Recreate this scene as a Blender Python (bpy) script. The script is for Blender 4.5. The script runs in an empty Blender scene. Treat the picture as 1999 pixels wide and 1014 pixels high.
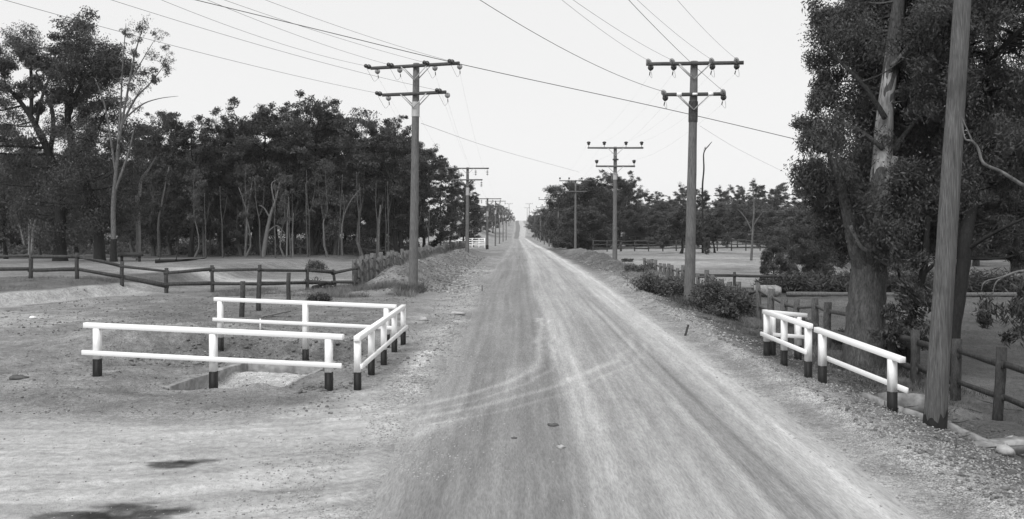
import bpy, math, random
import numpy as np
from mathutils import Vector
R = math.radians
sc = bpy.context.scene
COL = sc.collection

# ------------------------------------------------------------------ camera, sky, sun, exposure
F = 1850.0                       # focal length in pixels of the 1999 px wide photograph
CAMH = 3.2                       # camera height above the road
HOR = 430.0                      # eye-level row
cam_d = bpy.data.cameras.new("camera")
cam_d.sensor_width = 36.0
cam_d.lens = 36.0 * F / 1999.0
cam_d.shift_y = -(507.0 - HOR) / 1999.0
cam_d.clip_start = 0.1
cam_d.clip_end = 6000.0
cam = bpy.data.objects.new("camera", cam_d)
COL.objects.link(cam)
cam.location = (0, 0, CAMH)
cam.rotation_euler = (R(90), 0, 0)
sc.camera = cam

SUN_EL, SUN_AZ = R(52), R(205)   # high, behind the camera and to its left, behind cloud
world = bpy.data.worlds.new("World")
sc.world = world
world.use_nodes = True
wn, wl = world.node_tree.nodes, world.node_tree.links
wn.clear()
sky = wn.new("ShaderNodeTexSky"); sky.sky_type = 'NISHITA'; sky.sun_disc = False
sky.sun_elevation = SUN_EL; sky.sun_rotation = SUN_AZ
bw = wn.new("ShaderNodeRGBToBW")
mix = wn.new("ShaderNodeMix"); mix.data_type = 'FLOAT'
mix.inputs[0].default_value = 0.9          # share of the even grey cloud deck
mix.inputs[3].default_value = 7.6
bg = wn.new("ShaderNodeBackground"); bg.inputs[1].default_value = 0.1
wo = wn.new("ShaderNodeOutputWorld")
wl.new(sky.outputs[0], bw.inputs[0]); wl.new(bw.outputs[0], mix.inputs[2])
wl.new(mix.outputs[0], bg.inputs[0]); wl.new(bg.outputs[0], wo.inputs[0])

sun_d = bpy.data.lights.new("sun", 'SUN'); sun_d.energy = 2.1; sun_d.angle = R(32); sun_d.color = (1, 1, 1)
sun = bpy.data.objects.new("sun", sun_d); COL.objects.link(sun)
_d = Vector((math.sin(SUN_AZ) * math.cos(SUN_EL), math.cos(SUN_AZ) * math.cos(SUN_EL), math.sin(SUN_EL)))
sun.rotation_euler = _d.to_track_quat('Z', 'Y').to_euler()
sun.location = (-20, -30, 60)

sc.view_settings.view_transform = 'Standard'
sc.view_settings.look = 'None'
sc.view_settings.exposure = 0.3
sc.view_settings.gamma = 1.0
sc.render.engine = 'CYCLES'
sc.cycles.max_bounces = 5
sc.cycles.diffuse_bounces = 3
sc.cycles.transmission_bounces = 2
sc.cycles.filter_width = 1.5
sc.cycles.volume_bounces = 2

# ------------------------------------------------------------------ helpers
def W(px, py, d):
    return np.array([(px - 999.5) * d / F, d, CAMH - (py - HOR) * d / F])

def sm(a, b, x):
    t = np.clip((np.asarray(x, float) - a) / (b - a), 0, 1)
    return t * t * (3 - 2 * t)

def _h(ix, iy, s):
    n = (ix.astype(np.int64) * 374761393 + iy.astype(np.int64) * 668265263 + s * 1274126177) & 0x7fffffff
    n = (n ^ (n >> 13)) * 1274126177 & 0x7fffffff
    return ((n ^ (n >> 16)) & 0xffff) / 65535.0

def vn(x, y, s=0):
    x = np.asarray(x, float); y = np.asarray(y, float)
    ix = np.floor(x); iy = np.floor(y)
    fx = x - ix; fy = y - iy
    fx = fx * fx * (3 - 2 * fx); fy = fy * fy * (3 - 2 * fy)
    a = _h(ix, iy, s); b = _h(ix + 1, iy, s); c = _h(ix, iy + 1, s); d = _h(ix + 1, iy + 1, s)
    return (a * (1 - fx) + b * fx) * (1 - fy) + (c * (1 - fx) + d * fx) * fy

def fbm(x, y, s=0, o=4):
    r = 0; a = 0.5
    for i in range(o):
        r = r + a * (vn(x * 2 ** i + i * 17.3, y * 2 ** i - i * 9.1, s + i) - 0.5)
        a *= 0.5
    return r                       # about -0.5 .. 0.5

class MB:
    def __init__(self):
        self.v = []; self.f = []; self.n = 0
    def add(self, v, faces):
        v = np.asarray(v, float).reshape(-1, 3)
        for f in faces:
            f = np.asarray(f, np.int64)
            if len(f): self.f.append(f + self.n)
        self.v.append(v); self.n += len(v)
    def box(self, c, sx, sy, sz, rz=0.0, tilt=0.0, roll=0.0):
        s = np.array([[-1,-1,-1],[1,-1,-1],[1,1,-1],[-1,1,-1],[-1,-1,1],[1,-1,1],[1,1,1],[-1,1,1]], float) * np.array([sx, sy, sz]) / 2
        ct, st = math.cos(tilt), math.sin(tilt)
        s = s @ np.array([[ct,0,-st],[0,1,0],[st,0,ct]])
        cr, sr = math.cos(rz), math.sin(rz)
        s = s @ np.array([[cr,sr,0],[-sr,cr,0],[0,0,1]])
        self.add(s + np.asarray(c, float), [np.array([[0,3,2,1],[4,5,6,7],[0,1,5,4],[1,2,6,5],[2,3,7,6],[3,0,4,7]])])
    def beam(self, a, b, w, h, rng=None, jit=0.0, taper=1.0, seg=1, up=(0, 0, 1)):
        """a rectangular timber from a to b, w across and h high, with worn uneven faces"""
        a = np.asarray(a, float); b = np.asarray(b, float)
        d = b - a; d /= np.linalg.norm(d)
        up = np.asarray(up, float)
        if abs(np.dot(up, d)) > 0.95: up = np.array([0., 1., 0.])
        sx = np.cross(d, up); sx /= np.linalg.norm(sx); uz = np.cross(sx, d)
        V = []
        for i in range(seg + 1):
            t = i / seg; k = 1 + (taper - 1) * t
            o = np.zeros(3)
            if rng is not None and 0 < i < seg: o = (rng.random(3) - .5) * jit * 2
            for qx, qz in ((-1,-1),(1,-1),(1,1),(-1,1)):
                j = (rng.random(2) - .5) * jit if rng is not None else (0, 0)
                V.append(a + (b - a) * t + o + sx * (qx * w / 2 * k + j[0]) + uz * (qz * h / 2 * k + j[1]))
        fs = []
        for i in range(seg):
            p = i * 4
            for k in range(4):
                fs.append([p + k, p + (k + 1) % 4, p + 4 + (k + 1) % 4, p + 4 + k])
        e = seg * 4
        fs.append([3, 2, 1, 0]); fs.append([e, e + 1, e + 2, e + 3])
        self.add(V, [np.array(fs)])
    def tube(self, pts, rad, n=6, cap=True, wob=0.0, rng=None):
        pts = np.asarray(pts, float); m = len(pts)
        rad = np.broadcast_to(np.asarray(rad, float), (m,))
        t = np.gradient(pts, axis=0); t /= np.linalg.norm(t, axis=1)[:, None] + 1e-9
        ref = np.array([1., 0, 0]) if abs(t[0][0]) < 0.8 else np.array([0, 1., 0])
        V = np.zeros((m, n, 3)); ang = np.arange(n) * 2 * math.pi / n
        u = np.cross(t[0], ref); u /= np.linalg.norm(u)
        for i in range(m):
            u = u - t[i] * np.dot(u, t[i]); u /= np.linalg.norm(u) + 1e-9
            w = np.cross(t[i], u)
            r = rad[i] * np.ones(n)
            if wob: r = r * (1 + wob * (rng.random(n) - .5))
            V[i] = pts[i] + (np.cos(ang)[:, None] * u + np.sin(ang)[:, None] * w) * r[:, None]
        i = np.arange(m - 1)[:, None]; k = np.arange(n)[None, :]
        q = np.stack([i * n + k, i * n + (k + 1) % n, (i + 1) * n + (k + 1) % n, (i + 1) * n + k], -1).reshape(-1, 4)
        V = V.reshape(-1, 3); fl = [q]
        if cap:
            V = np.vstack([V, pts[:1], pts[-1:]]); c0 = m * n; k = np.arange(n)
            fl.append(np.stack([np.full(n, c0), (k + 1) % n, k], -1))
            fl.append(np.stack([np.full(n, c0 + 1), (m - 1) * n + k, (m - 1) * n + (k + 1) % n], -1))
        self.add(V, fl)
    def lathe(self, base, axis, prof, n=10):
        """prof: list of (distance along axis, radius)"""
        axis = np.asarray(axis, float); axis /= np.linalg.norm(axis)
        ref = np.array([0, 0, 1.]) if abs(axis[2]) < .9 else np.array([1., 0, 0])
        u = np.cross(axis, ref); u /= np.linalg.norm(u); w = np.cross(axis, u)
        ang = np.arange(n) * 2 * math.pi / n
        V = [np.asarray(base) + axis * s + (np.cos(ang)[:, None] * u + np.sin(ang)[:, None] * w) * max(r, 1e-4) for s, r in prof]
        m = len(prof); i = np.arange(m - 1)[:, None]; k = np.arange(n)[None, :]
        q = np.stack([i * n + k, i * n + (k + 1) % n, (i + 1) * n + (k + 1) % n, (i + 1) * n + k], -1).reshape(-1, 4)
        self.add(np.vstack(V), [q])
    def build(self, name, mat, parent=None, smooth=False, attrs=None, origin=None):
        v = np.vstack(self.v)
        if origin is not None: v = v - np.asarray(origin, float)
        me = bpy.data.meshes.new(name)
        tot = np.concatenate([np.full(len(f), f.shape[1]) for f in self.f])
        idx = np.concatenate([f.ravel() for f in self.f])
        me.vertices.add(len(v)); me.vertices.foreach_set('co', v.ravel())
        me.loops.add(len(idx)); me.loops.foreach_set('vertex_index', idx)
        me.polygons.add(len(tot))
        me.polygons.foreach_set('loop_start', np.concatenate([[0], np.cumsum(tot)[:-1]]))
        me.polygons.foreach_set('loop_total', tot)
        if smooth: me.polygons.foreach_set('use_smooth', np.ones(len(tot), bool))
        me.update(calc_edges=True)
        for k, a in (attrs or {}).items():
            at = me.attributes.new(k, 'FLOAT', 'POINT'); at.data.foreach_set('value', np.asarray(a, float))
        me.materials.append(mat)
        o = bpy.data.objects.new(name, me); COL.objects.link(o)
        if origin is not None: o.location = origin
        if parent is not None: o.parent = parent
        return o

def tag(o, label=None, cat=None, group=None, kind=None):
    if label: o['label'] = label
    if cat: o['category'] = cat
    if group: o['group'] = group
    if kind: o['kind'] = kind
    return o

def thing(name, loc, label, cat, group=None, rz=0.0):
    o = bpy.data.objects.new(name, None); COL.objects.link(o)
    o.empty_display_size = 0.2
    o.location = loc; o.rotation_euler = (0, 0, rz)
    return tag(o, label, cat, group)

def dup(root, loc, rz=0.0, s=1.0, label=None, group=None, sz=None):
    r = root.copy(); COL.objects.link(r)
    r.location = loc; r.rotation_euler = (0, 0, rz); r.scale = (s, s, sz if sz else s)
    if label: r['label'] = label
    if group: r['group'] = group
    for ch in list(root.children):
        c = ch.copy(); COL.objects.link(c); c.parent = r
        for g in list(ch.children):
            d = g.copy(); COL.objects.link(d); d.parent = c
    return r

# ------------------------------------------------------------------ materials (all grey: the photograph is black and white)
def grey(v): return (v, v, v, 1)

def material(name, base, var=0.3, scale=4.0, stretch=(1, 1, 1), bump=0.0, rough=0.85, detail=6.0, fine=None, spec=0.3, dirt=None):
    m = bpy.data.materials.new(name); m.use_nodes = True
    n, l = m.node_tree.nodes, m.node_tree.links
    b = n['Principled BSDF']; b.inputs['Roughness'].default_value = rough
    b.inputs['Specular IOR Level'].default_value = spec
    tc = n.new('ShaderNodeTexCoord'); mp = n.new('ShaderNodeMapping'); mp.inputs['Scale'].default_value = stretch
    l.new(tc.outputs['Object'], mp.inputs[0])
    nz = n.new('ShaderNodeTexNoise'); nz.inputs['Scale'].default_value = scale; nz.inputs['Detail'].default_value = detail
    nz.inputs['Roughness'].default_value = 0.65
    l.new(mp.outputs[0], nz.inputs[0])
    mr = n.new('ShaderNodeMapRange')
    mr.inputs[1].default_value = 0.25; mr.inputs[2].default_value = 0.75
    mr.inputs[3].default_value = base * (1 - var); mr.inputs[4].default_value = base * (1 + var)
    l.new(nz.outputs[0], mr.inputs[0])
    out = mr.outputs[0]
    if fine:
        n2 = n.new('ShaderNodeTexNoise'); n2.inputs['Scale'].default_value = fine; n2.inputs['Detail'].default_value = 3
        l.new(mp.outputs[0], n2.inputs[0])
        m2 = n.new('ShaderNodeMapRange'); m2.inputs[1].default_value = .3; m2.inputs[2].default_value = .7
        m2.inputs[3].default_value = 0.6; m2.inputs[4].default_value = 1.3
        l.new(n2.outputs[0], m2.inputs[0])
        mu = n.new('ShaderNodeMath'); mu.operation = 'MULTIPLY'
        l.new(out, mu.inputs[0]); l.new(m2.outputs[0], mu.inputs[1]); out = mu.outputs[0]
    if dirt:
        n3 = n.new('ShaderNodeTexNoise'); n3.inputs['Scale'].default_value = dirt; n3.inputs['Detail'].default_value = 5
        l.new(tc.outputs['Object'], n3.inputs[0])
        m3 = n.new('ShaderNodeMapRange'); m3.inputs[1].default_value = .55; m3.inputs[2].default_value = .72
        m3.inputs[3].default_value = 1.0; m3.inputs[4].default_value = 0.72
        l.new(n3.outputs[0], m3.inputs[0])
        mu = n.new('ShaderNodeMath'); mu.operation = 'MULTIPLY'
        l.new(out, mu.inputs[0]); l.new(m3.outputs[0], mu.inputs[1]); out = mu.outputs[0]
    l.new(out, b.inputs['Base Color'])
    if bump:
        bp = n.new('ShaderNodeBump'); bp.inputs['Strength'].default_value = bump; bp.inputs['Distance'].default_value = 0.03
        l.new(nz.outputs[0], bp.inputs['Height']); l.new(bp.outputs[0], b.inputs['Normal'])
    return m

def leaf_material(name, base, trans=0.25, spread=0.5, cl=0.5):
    m = bpy.data.materials.new(name); m.use_nodes = True
    n, l = m.node_tree.nodes, m.node_tree.links
    b = n['Principled BSDF']; b.inputs['Roughness'].default_value = 0.55; b.inputs['Specular IOR Level'].default_value = 0.35
    g = n.new('ShaderNodeNewGeometry')
    tc = n.new('ShaderNodeTexCoord'); nz = n.new('ShaderNodeTexNoise'); nz.inputs['Scale'].default_value = cl; nz.inputs['Detail'].default_value = 3
    l.new(tc.outputs['Object'], nz.inputs[0])
    ad = n.new('ShaderNodeMath'); ad.operation = 'ADD'
    l.new(g.outputs['Random Per Island'], ad.inputs[0]); l.new(nz.outputs[0], ad.inputs[1])
    oi = n.new('ShaderNodeObjectInfo')
    a2 = n.new('ShaderNodeMath'); a2.operation = 'MULTIPLY_ADD'; a2.inputs[1].default_value = 1.0
    l.new(oi.outputs['Random'], a2.inputs[0]); l.new(ad.outputs[0], a2.inputs[2])
    mr = n.new('ShaderNodeMapRange'); mr.inputs[1].default_value = 0.3; mr.inputs[2].default_value = 2.4
    mr.inputs[3].default_value = base * (1 - spread); mr.inputs[4].default_value = base * (1 + spread * 1.4)
    l.new(a2.outputs[0], mr.inputs[0]); l.new(mr.outputs[0], b.inputs['Base Color'])
    t = n.new('ShaderNodeBsdfTranslucent'); l.new(mr.outputs[0], t.inputs[0])
    ms = n.new('ShaderNodeMixShader'); ms.inputs[0].default_value = trans
    l.new(b.outputs[0], ms.inputs[1]); l.new(t.outputs[0], ms.inputs[2])
    l.new(ms.outputs[0], n['Material Output'].inputs[0])
    return m

def soil_material(name, sy=1.0, amp=1.0, lo=.5):
    m = bpy.data.materials.new(name); m.use_nodes = True
    n, l = m.node_tree.nodes, m.node_tree.links
    b = n['Principled BSDF']; b.inputs['Roughness'].default_value = 0.95; b.inputs['Specular IOR Level'].default_value = 0.15
    at = n.new('ShaderNodeAttribute'); at.attribute_name = 'alb'
    rg = n.new('ShaderNodeAttribute'); rg.attribute_name = 'coarse'
    tc = n.new('ShaderNodeTexCoord'); mp = n.new('ShaderNodeMapping'); mp.inputs['Scale'].default_value = (1, sy, 1)
    l.new(tc.outputs['Object'], mp.inputs[0])
    def noise(scale, detail, lo, hi, a=.3, c=.7, rough=.6):
        z = n.new('ShaderNodeTexNoise'); z.inputs['Scale'].default_value = scale; z.inputs['Detail'].default_value = detail
        z.inputs['Roughness'].default_value = rough
        l.new(mp.outputs[0], z.inputs[0])
        r = n.new('ShaderNodeMapRange'); r.inputs[1].default_value = a; r.inputs[2].default_value = c
        r.inputs[3].default_value = lo; r.inputs[4].default_value = hi
        l.new(z.outputs[0], r.inputs[0]); return z, r
    z1, r1 = noise(1.1, 7, 1 - .2 * amp, 1 + .2 * amp, .38, .62)
    z2, r2 = noise(9, 7, 1 - .3 * amp, 1 + .26 * amp, .38, .62, rough=.72)
    z3, r3 = noise(42, 4, 1 - .58 * amp, 1 + .5 * amp, .38, .62)
    def mul(a, c):
        x = n.new('ShaderNodeMath'); x.operation = 'MULTIPLY'; l.new(a, x.inputs[0]); l.new(c, x.inputs[1]); return x.outputs[0]
    k = n.new('ShaderNodeMath'); k.operation = 'MULTIPLY_ADD'; k.inputs[1].default_value = 1 - lo; k.inputs[2].default_value = lo
    l.new(rg.outputs['Fac'], k.inputs[0])
    m0 = n.new('ShaderNodeMix'); m0.data_type = 'FLOAT'; m0.inputs[2].default_value = 1.0
    l.new(k.outputs[0], m0.inputs[0]); l.new(mul(r1.outputs[0], r2.outputs[0]), m0.inputs[3])
    v = mul(at.outputs['Fac'], m0.outputs[0])
    # the coarse speckle only where there is loose stone
    mx = n.new('ShaderNodeMix'); mx.data_type = 'FLOAT'; l.new(rg.outputs['Fac'], mx.inputs[0])
    mx.inputs[2].default_value = 1.0; l.new(r3.outputs[0], mx.inputs[3])
    v = mul(v, mx.outputs[0])
    l.new(v, b.inputs['Base Color'])
    bp = n.new('ShaderNodeBump'); bp.inputs['Distance'].default_value = 0.05; bp.inputs['Strength'].default_value = 0.7
    sm_ = n.new('ShaderNodeMath'); sm_.operation = 'ADD'; l.new(z2.outputs[0], sm_.inputs[0]); l.new(z3.outputs[0], sm_.inputs[1])
    l.new(sm_.outputs[0], bp.inputs['Height']); l.new(bp.outputs[0], b.inputs['Normal'])
    return m

M_soil = soil_material('bare_soil', 1.0, 1.15)
M_road = soil_material('gravel_road', .13, .55)
M_white = material('white_paint', 0.88, 0.025, 3, rough=0.5, spec=.4)
M_black = material('black_paint', 0.012, 0.4, 6, rough=0.6)
M_pole = material('weathered_pole', 0.145, 0.55, 9, (6, 6, .3), bump=.7, fine=20, dirt=1.3)
M_polenear = material('weathered_pole_grey', 0.11, 0.6, 8, (6, 6, .22), bump=.9, fine=18, dirt=1.6)
M_tar = material('tarred_butt', 0.02, 0.5, 8)
M_arm = material('dark_arm_timber', 0.07, 0.4, 8, (1, 3, 3), bump=.3)
M_armgrey = material('grey_arm_timber', 0.12, 0.35, 8, (1, 3, 3), bump=.3)
M_galv = material('galvanised_steel', 0.42, 0.15, 10, rough=.5)
M_dkpor = material('brown_porcelain', 0.028, 0.3, 10, rough=.25, spec=.6)
M_ltpor = material('grey_porcelain', 0.26, 0.2, 10, rough=.3, spec=.6)
M_wire = material('old_wire', 0.06, 0.2, 3, rough=.6)
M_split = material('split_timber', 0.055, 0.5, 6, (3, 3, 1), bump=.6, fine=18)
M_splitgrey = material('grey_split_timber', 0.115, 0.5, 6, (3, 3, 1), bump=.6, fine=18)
M_bark = material('dark_bark', 0.018, 0.55, 5, (4, 4, 1), bump=.9, fine=14)
M_barkmid = material('grey_bark', 0.085, 0.6, 3.5, (3, 3, .8), bump=.9, fine=12)
M_barkpale = material('pale_bark', 0.125, 0.5, 3.0, (2.5, 2.5, .7), bump=.5, fine=9)
M_dead = material('dead_wood', 0.18, 0.35, 5, (3, 3, .6), bump=.5)
M_white_gum = material('smooth_white_bark', 0.34, 0.5, 2.2, (2, 2, .5), bump=.4, fine=7, dirt=1.4)
M_conc = material('old_concrete', 0.27, 0.35, 2.2, bump=.4, fine=7, dirt=1.2)
M_stone = material('pale_stone', 0.38, 0.35, 5, bump=.5)
M_darkstone = material('dark_clod', 0.09, 0.4, 8, bump=.5)
M_leaf = leaf_material('eucalypt_leaves', 0.06, .2, .65, .35)
M_leafpale = leaf_material('thin_eucalypt_leaves', 0.075, .25)
M_leafnear = leaf_material('near_eucalypt_leaves', 0.05, .2, .6, 1.0)
M_leafbush = leaf_material('bush_leaves', 0.06, .2)
M_grass = leaf_material('dry_grass', 0.15, .2, .5, .6)
M_weed = leaf_material('green_weeds', 0.085, .2, .6, 1.5)

# ------------------------------------------------------------------ the lie of the land
_py = np.arange(-60, 3200, 1.0)
def smooth_profile(pts, k=15):
    a = np.interp(_py, [p[0] for p in pts], [p[1] for p in pts])
    w = np.hanning(2 * k + 1); w /= w.sum()
    return np.convolve(np.pad(a, k, 'edge'), w, 'valid')
P_ROAD = smooth_profile([(-60, 0), (45, 0), (100, -.7), (130, -1.0), (240, -2.9), (400, -4.7), (455, -4.9), (520, .2), (640, 1.9), (750, 3.1), (860, 3.1), (1000, 1.5), (3200, -5)])
P_SIDE = smooth_profile([(-60, 0), (45, 0), (100, -.8), (140, -1.1), (185, -.8), (260, 1.0), (330, 2.4), (450, 4.4), (600, 5.5), (900, 6.0), (980, 5), (1150, -8), (3200, -30)])
P_CX = smooth_profile([(-60, 1.0), (0, 1.35), (250, 3.1), (390, 3.5), (450, 3.1), (500, 4.4), (560, 4.4), (650, 4.6), (750, 5.6), (900, 6.4), (3200, 20)])
def cx(y): return np.interp(y, _py, P_CX)
HW = 3.1

def pit_edges(y):
    return np.interp(y, [18.1, 21.2], [-6.62, -5.95]), np.interp(y, [18.1, 21.2], [-4.36, -4.02])

def bank_line(x, y):
    return 34.0 + 7.2 * sm(-19.6, -16.2, x) + 1.0 * (vn(x / 3., y / 9., 3) - .5)

def height(x, y, micro=True):
    x = np.asarray(x, float); y = np.asarray(y, float)
    u = x - cx(y)
    zr = np.interp(y, _py, P_ROAD); zs = np.interp(y, _py, P_SIDE)
    z = zr + (zs - zr) * sm(9, 32, np.abs(u))
    z = z + 1.2 * (vn(x / 60., y / 60., 5) - .5) * sm(160, 300, y) * sm(12, 40, np.abs(u))
    # left paddock bank
    yb = bank_line(x, y)
    z = z + (.42 * sm(-.5, 1.3, y - yb) + .22 * sm(1, 6, y - yb)) * sm(-14.8, -17.2, x) * (1 - .45 * sm(58, 85, y))
    z = z + .17 * sm(-6.6, -7.9, x) * np.exp(-((y - 18.3) / 1.5) ** 2) + .34 * sm(-6.2, -7.8, x) * np.exp(-((y - 25.8) / 1.6) ** 2) * sm(-13, -10.5, x)
    # drop to the right paddock
    z = z - .62 * sm(5.75, 8.9, x) * (1 - sm(55, 105, y)) * sm(3, 7, y + 3)
    # spoil ridges along the road
    n = fbm(x / 2.2, y / 3.5, 11, 3)
    z = z + (.86 + .7 * n) * np.exp(-((x + 5.35 + .5 * n) / 1.25) ** 2) * sm(41.5, 47, y) * (1 - sm(95, 150, y))
    z = z + (.74 + .9 * n) * np.exp(-((x - 7.35 - .004 * y - .6 * n) / 1.15) ** 2) * sm(40.5, 47, y) * (1 - sm(95, 150, y))
    # shallow gully behind the culvert and the culvert pit itself
    g = sm(-10.2, -8.6, x) * (1 - sm(-4.0, -3.2, x)) * sm(20.6, 21.6, y) * (1 - sm(24.6, 26.4, y + 1.2 * (vn(x * 1.3, y * 1.3, 8) - .5)))
    z = z - .44 * g
    pl, pr = pit_edges(y)
    p = sm(-.05, .12, x - pl) * sm(-.05, .12, pr - x) * sm(17.9, 18.5, y) * (1 - sm(21.05, 21.2, y))
    z = z - (.40 - .27 * sm(18.6, 21, y)) * p
    z = z + .12 * np.exp(-(((x + 4.75) / .3) ** 2 + ((y - 17.95) / .22) ** 2)) * (1 + n)
    # gravel windrows
    w = vn(x / .5, y / .9, 21)
    z = z + .13 * np.exp(-((x - 5.25 - .006 * y - .25 * (vn(y / 3., 0 * y, 2) - .5)) / .33) ** 2) * (.4 + w) * (1 - sm(45, 70, y))
    z = z + .06 * np.exp(-((x + 2.0 - .004 * y) / .3) ** 2) * (.3 + w) * sm(11, 13, np.abs(y - 14) + 8.5) * (1 - sm(45, 60, y))
    on = 1 - sm(HW - .35, HW + .25, np.abs(u))
    z = z + .06 * np.clip(1 - (u / 3.1) ** 2, 0, 1)
    if micro:
        rough = .035 + .05 * sm(5.2, 6.5, x) + .05 * sm(40, 47, y) * (1 - sm(110, 160, y)) * (1 - sm(9, 12, np.abs(x - 1))) + .05 * g + .035 * sm(17, 19, y) * (1 - sm(30, 34, y)) * (1 - sm(-3.2, -2.4, x))
        rough = rough * (1 - .82 * on) * (1 - .6 * (1 - sm(13, 17, y)) * (1 - sm(-3.5, -1.5, x)))
        z = z + rough * 2.2 * fbm(x / .7, y / .8, 31, 4) + rough * .7 * fbm(x / .13, y / .16, 41, 2)
        z = z + .05 * fbm(x / 6., y / 6., 51, 2) * (1 - on)
        near = (1 - sm(14.5, 18, y)) * (1 - sm(-2.6, -1.8, x))           # ruts of the side track
        z = z + near * (.075 * fbm((y - .62 * x - .04 * x * x) / .3, (x + .6 * y) / 5., 91, 3) + .02 * fbm(x / .1, y / .1, 141, 3))
    return z

def gz(x, y): return float(height(np.array([x]), np.array([y]))[0])

def seg_band(x, y, pts, w):
    best = np.full(np.shape(x), 1e9)
    for (x0, y0), (x1, y1) in zip(pts[:-1], pts[1:]):
        dx, dy = x1 - x0, y1 - y0
        t = np.clip(((x - x0) * dx + (y - y0) * dy) / (dx * dx + dy * dy), 0, 1)
        best = np.minimum(best, np.hypot(x - x0 - t * dx, y - y0 - t * dy))
    return np.exp(-(best / w) ** 2)

def blob(x, y, px, py, sx, sy):
    return np.exp(-(((x - px) / sx) ** 2 + ((y - py) / sy) ** 2))

def curve(pts, n=6):
    pts = np.array(pts, float); out = []
    for i in range(len(pts) - 1):
        p0 = pts[max(i - 1, 0)]; p1 = pts[i]; p2 = pts[i + 1]; p3 = pts[min(i + 2, len(pts) - 1)]
        for t in np.linspace(0, 1, n, endpoint=False):
            out.append(.5 * ((2 * p1) + (-p0 + p2) * t + (2 * p0 - 5 * p1 + 4 * p2 - p3) * t ** 2 + (-p0 + 3 * p1 - 3 * p2 + p3) * t ** 3))
    out.append(pts[-1]); return np.array(out)

ARC1 = [tuple(p) for p in curve([(-3.2, 15.2), (-1.3, 16.6), (.0, 18.6), (.55, 20.8), (.75, 24), (.8, 30)])]
ARC2 = [tuple(p) for p in curve([(-3.4, 14.2), (-1.0, 15.6), (.7, 17.7), (1.6, 19.6), (2.6, 22), (3.3, 26)])]
ARC3 = [tuple(p) for p in curve([(-6, 11.2), (-3.4, 12.3), (-1.5, 14.0), (-.3, 16.6), (.1, 20)])]

ARC1b = [(p[0] + .28, p[1] - .45) for p in ARC1]; ARC2b = [(p[0] + .3, p[1] - .5) for p in ARC2]

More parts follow.
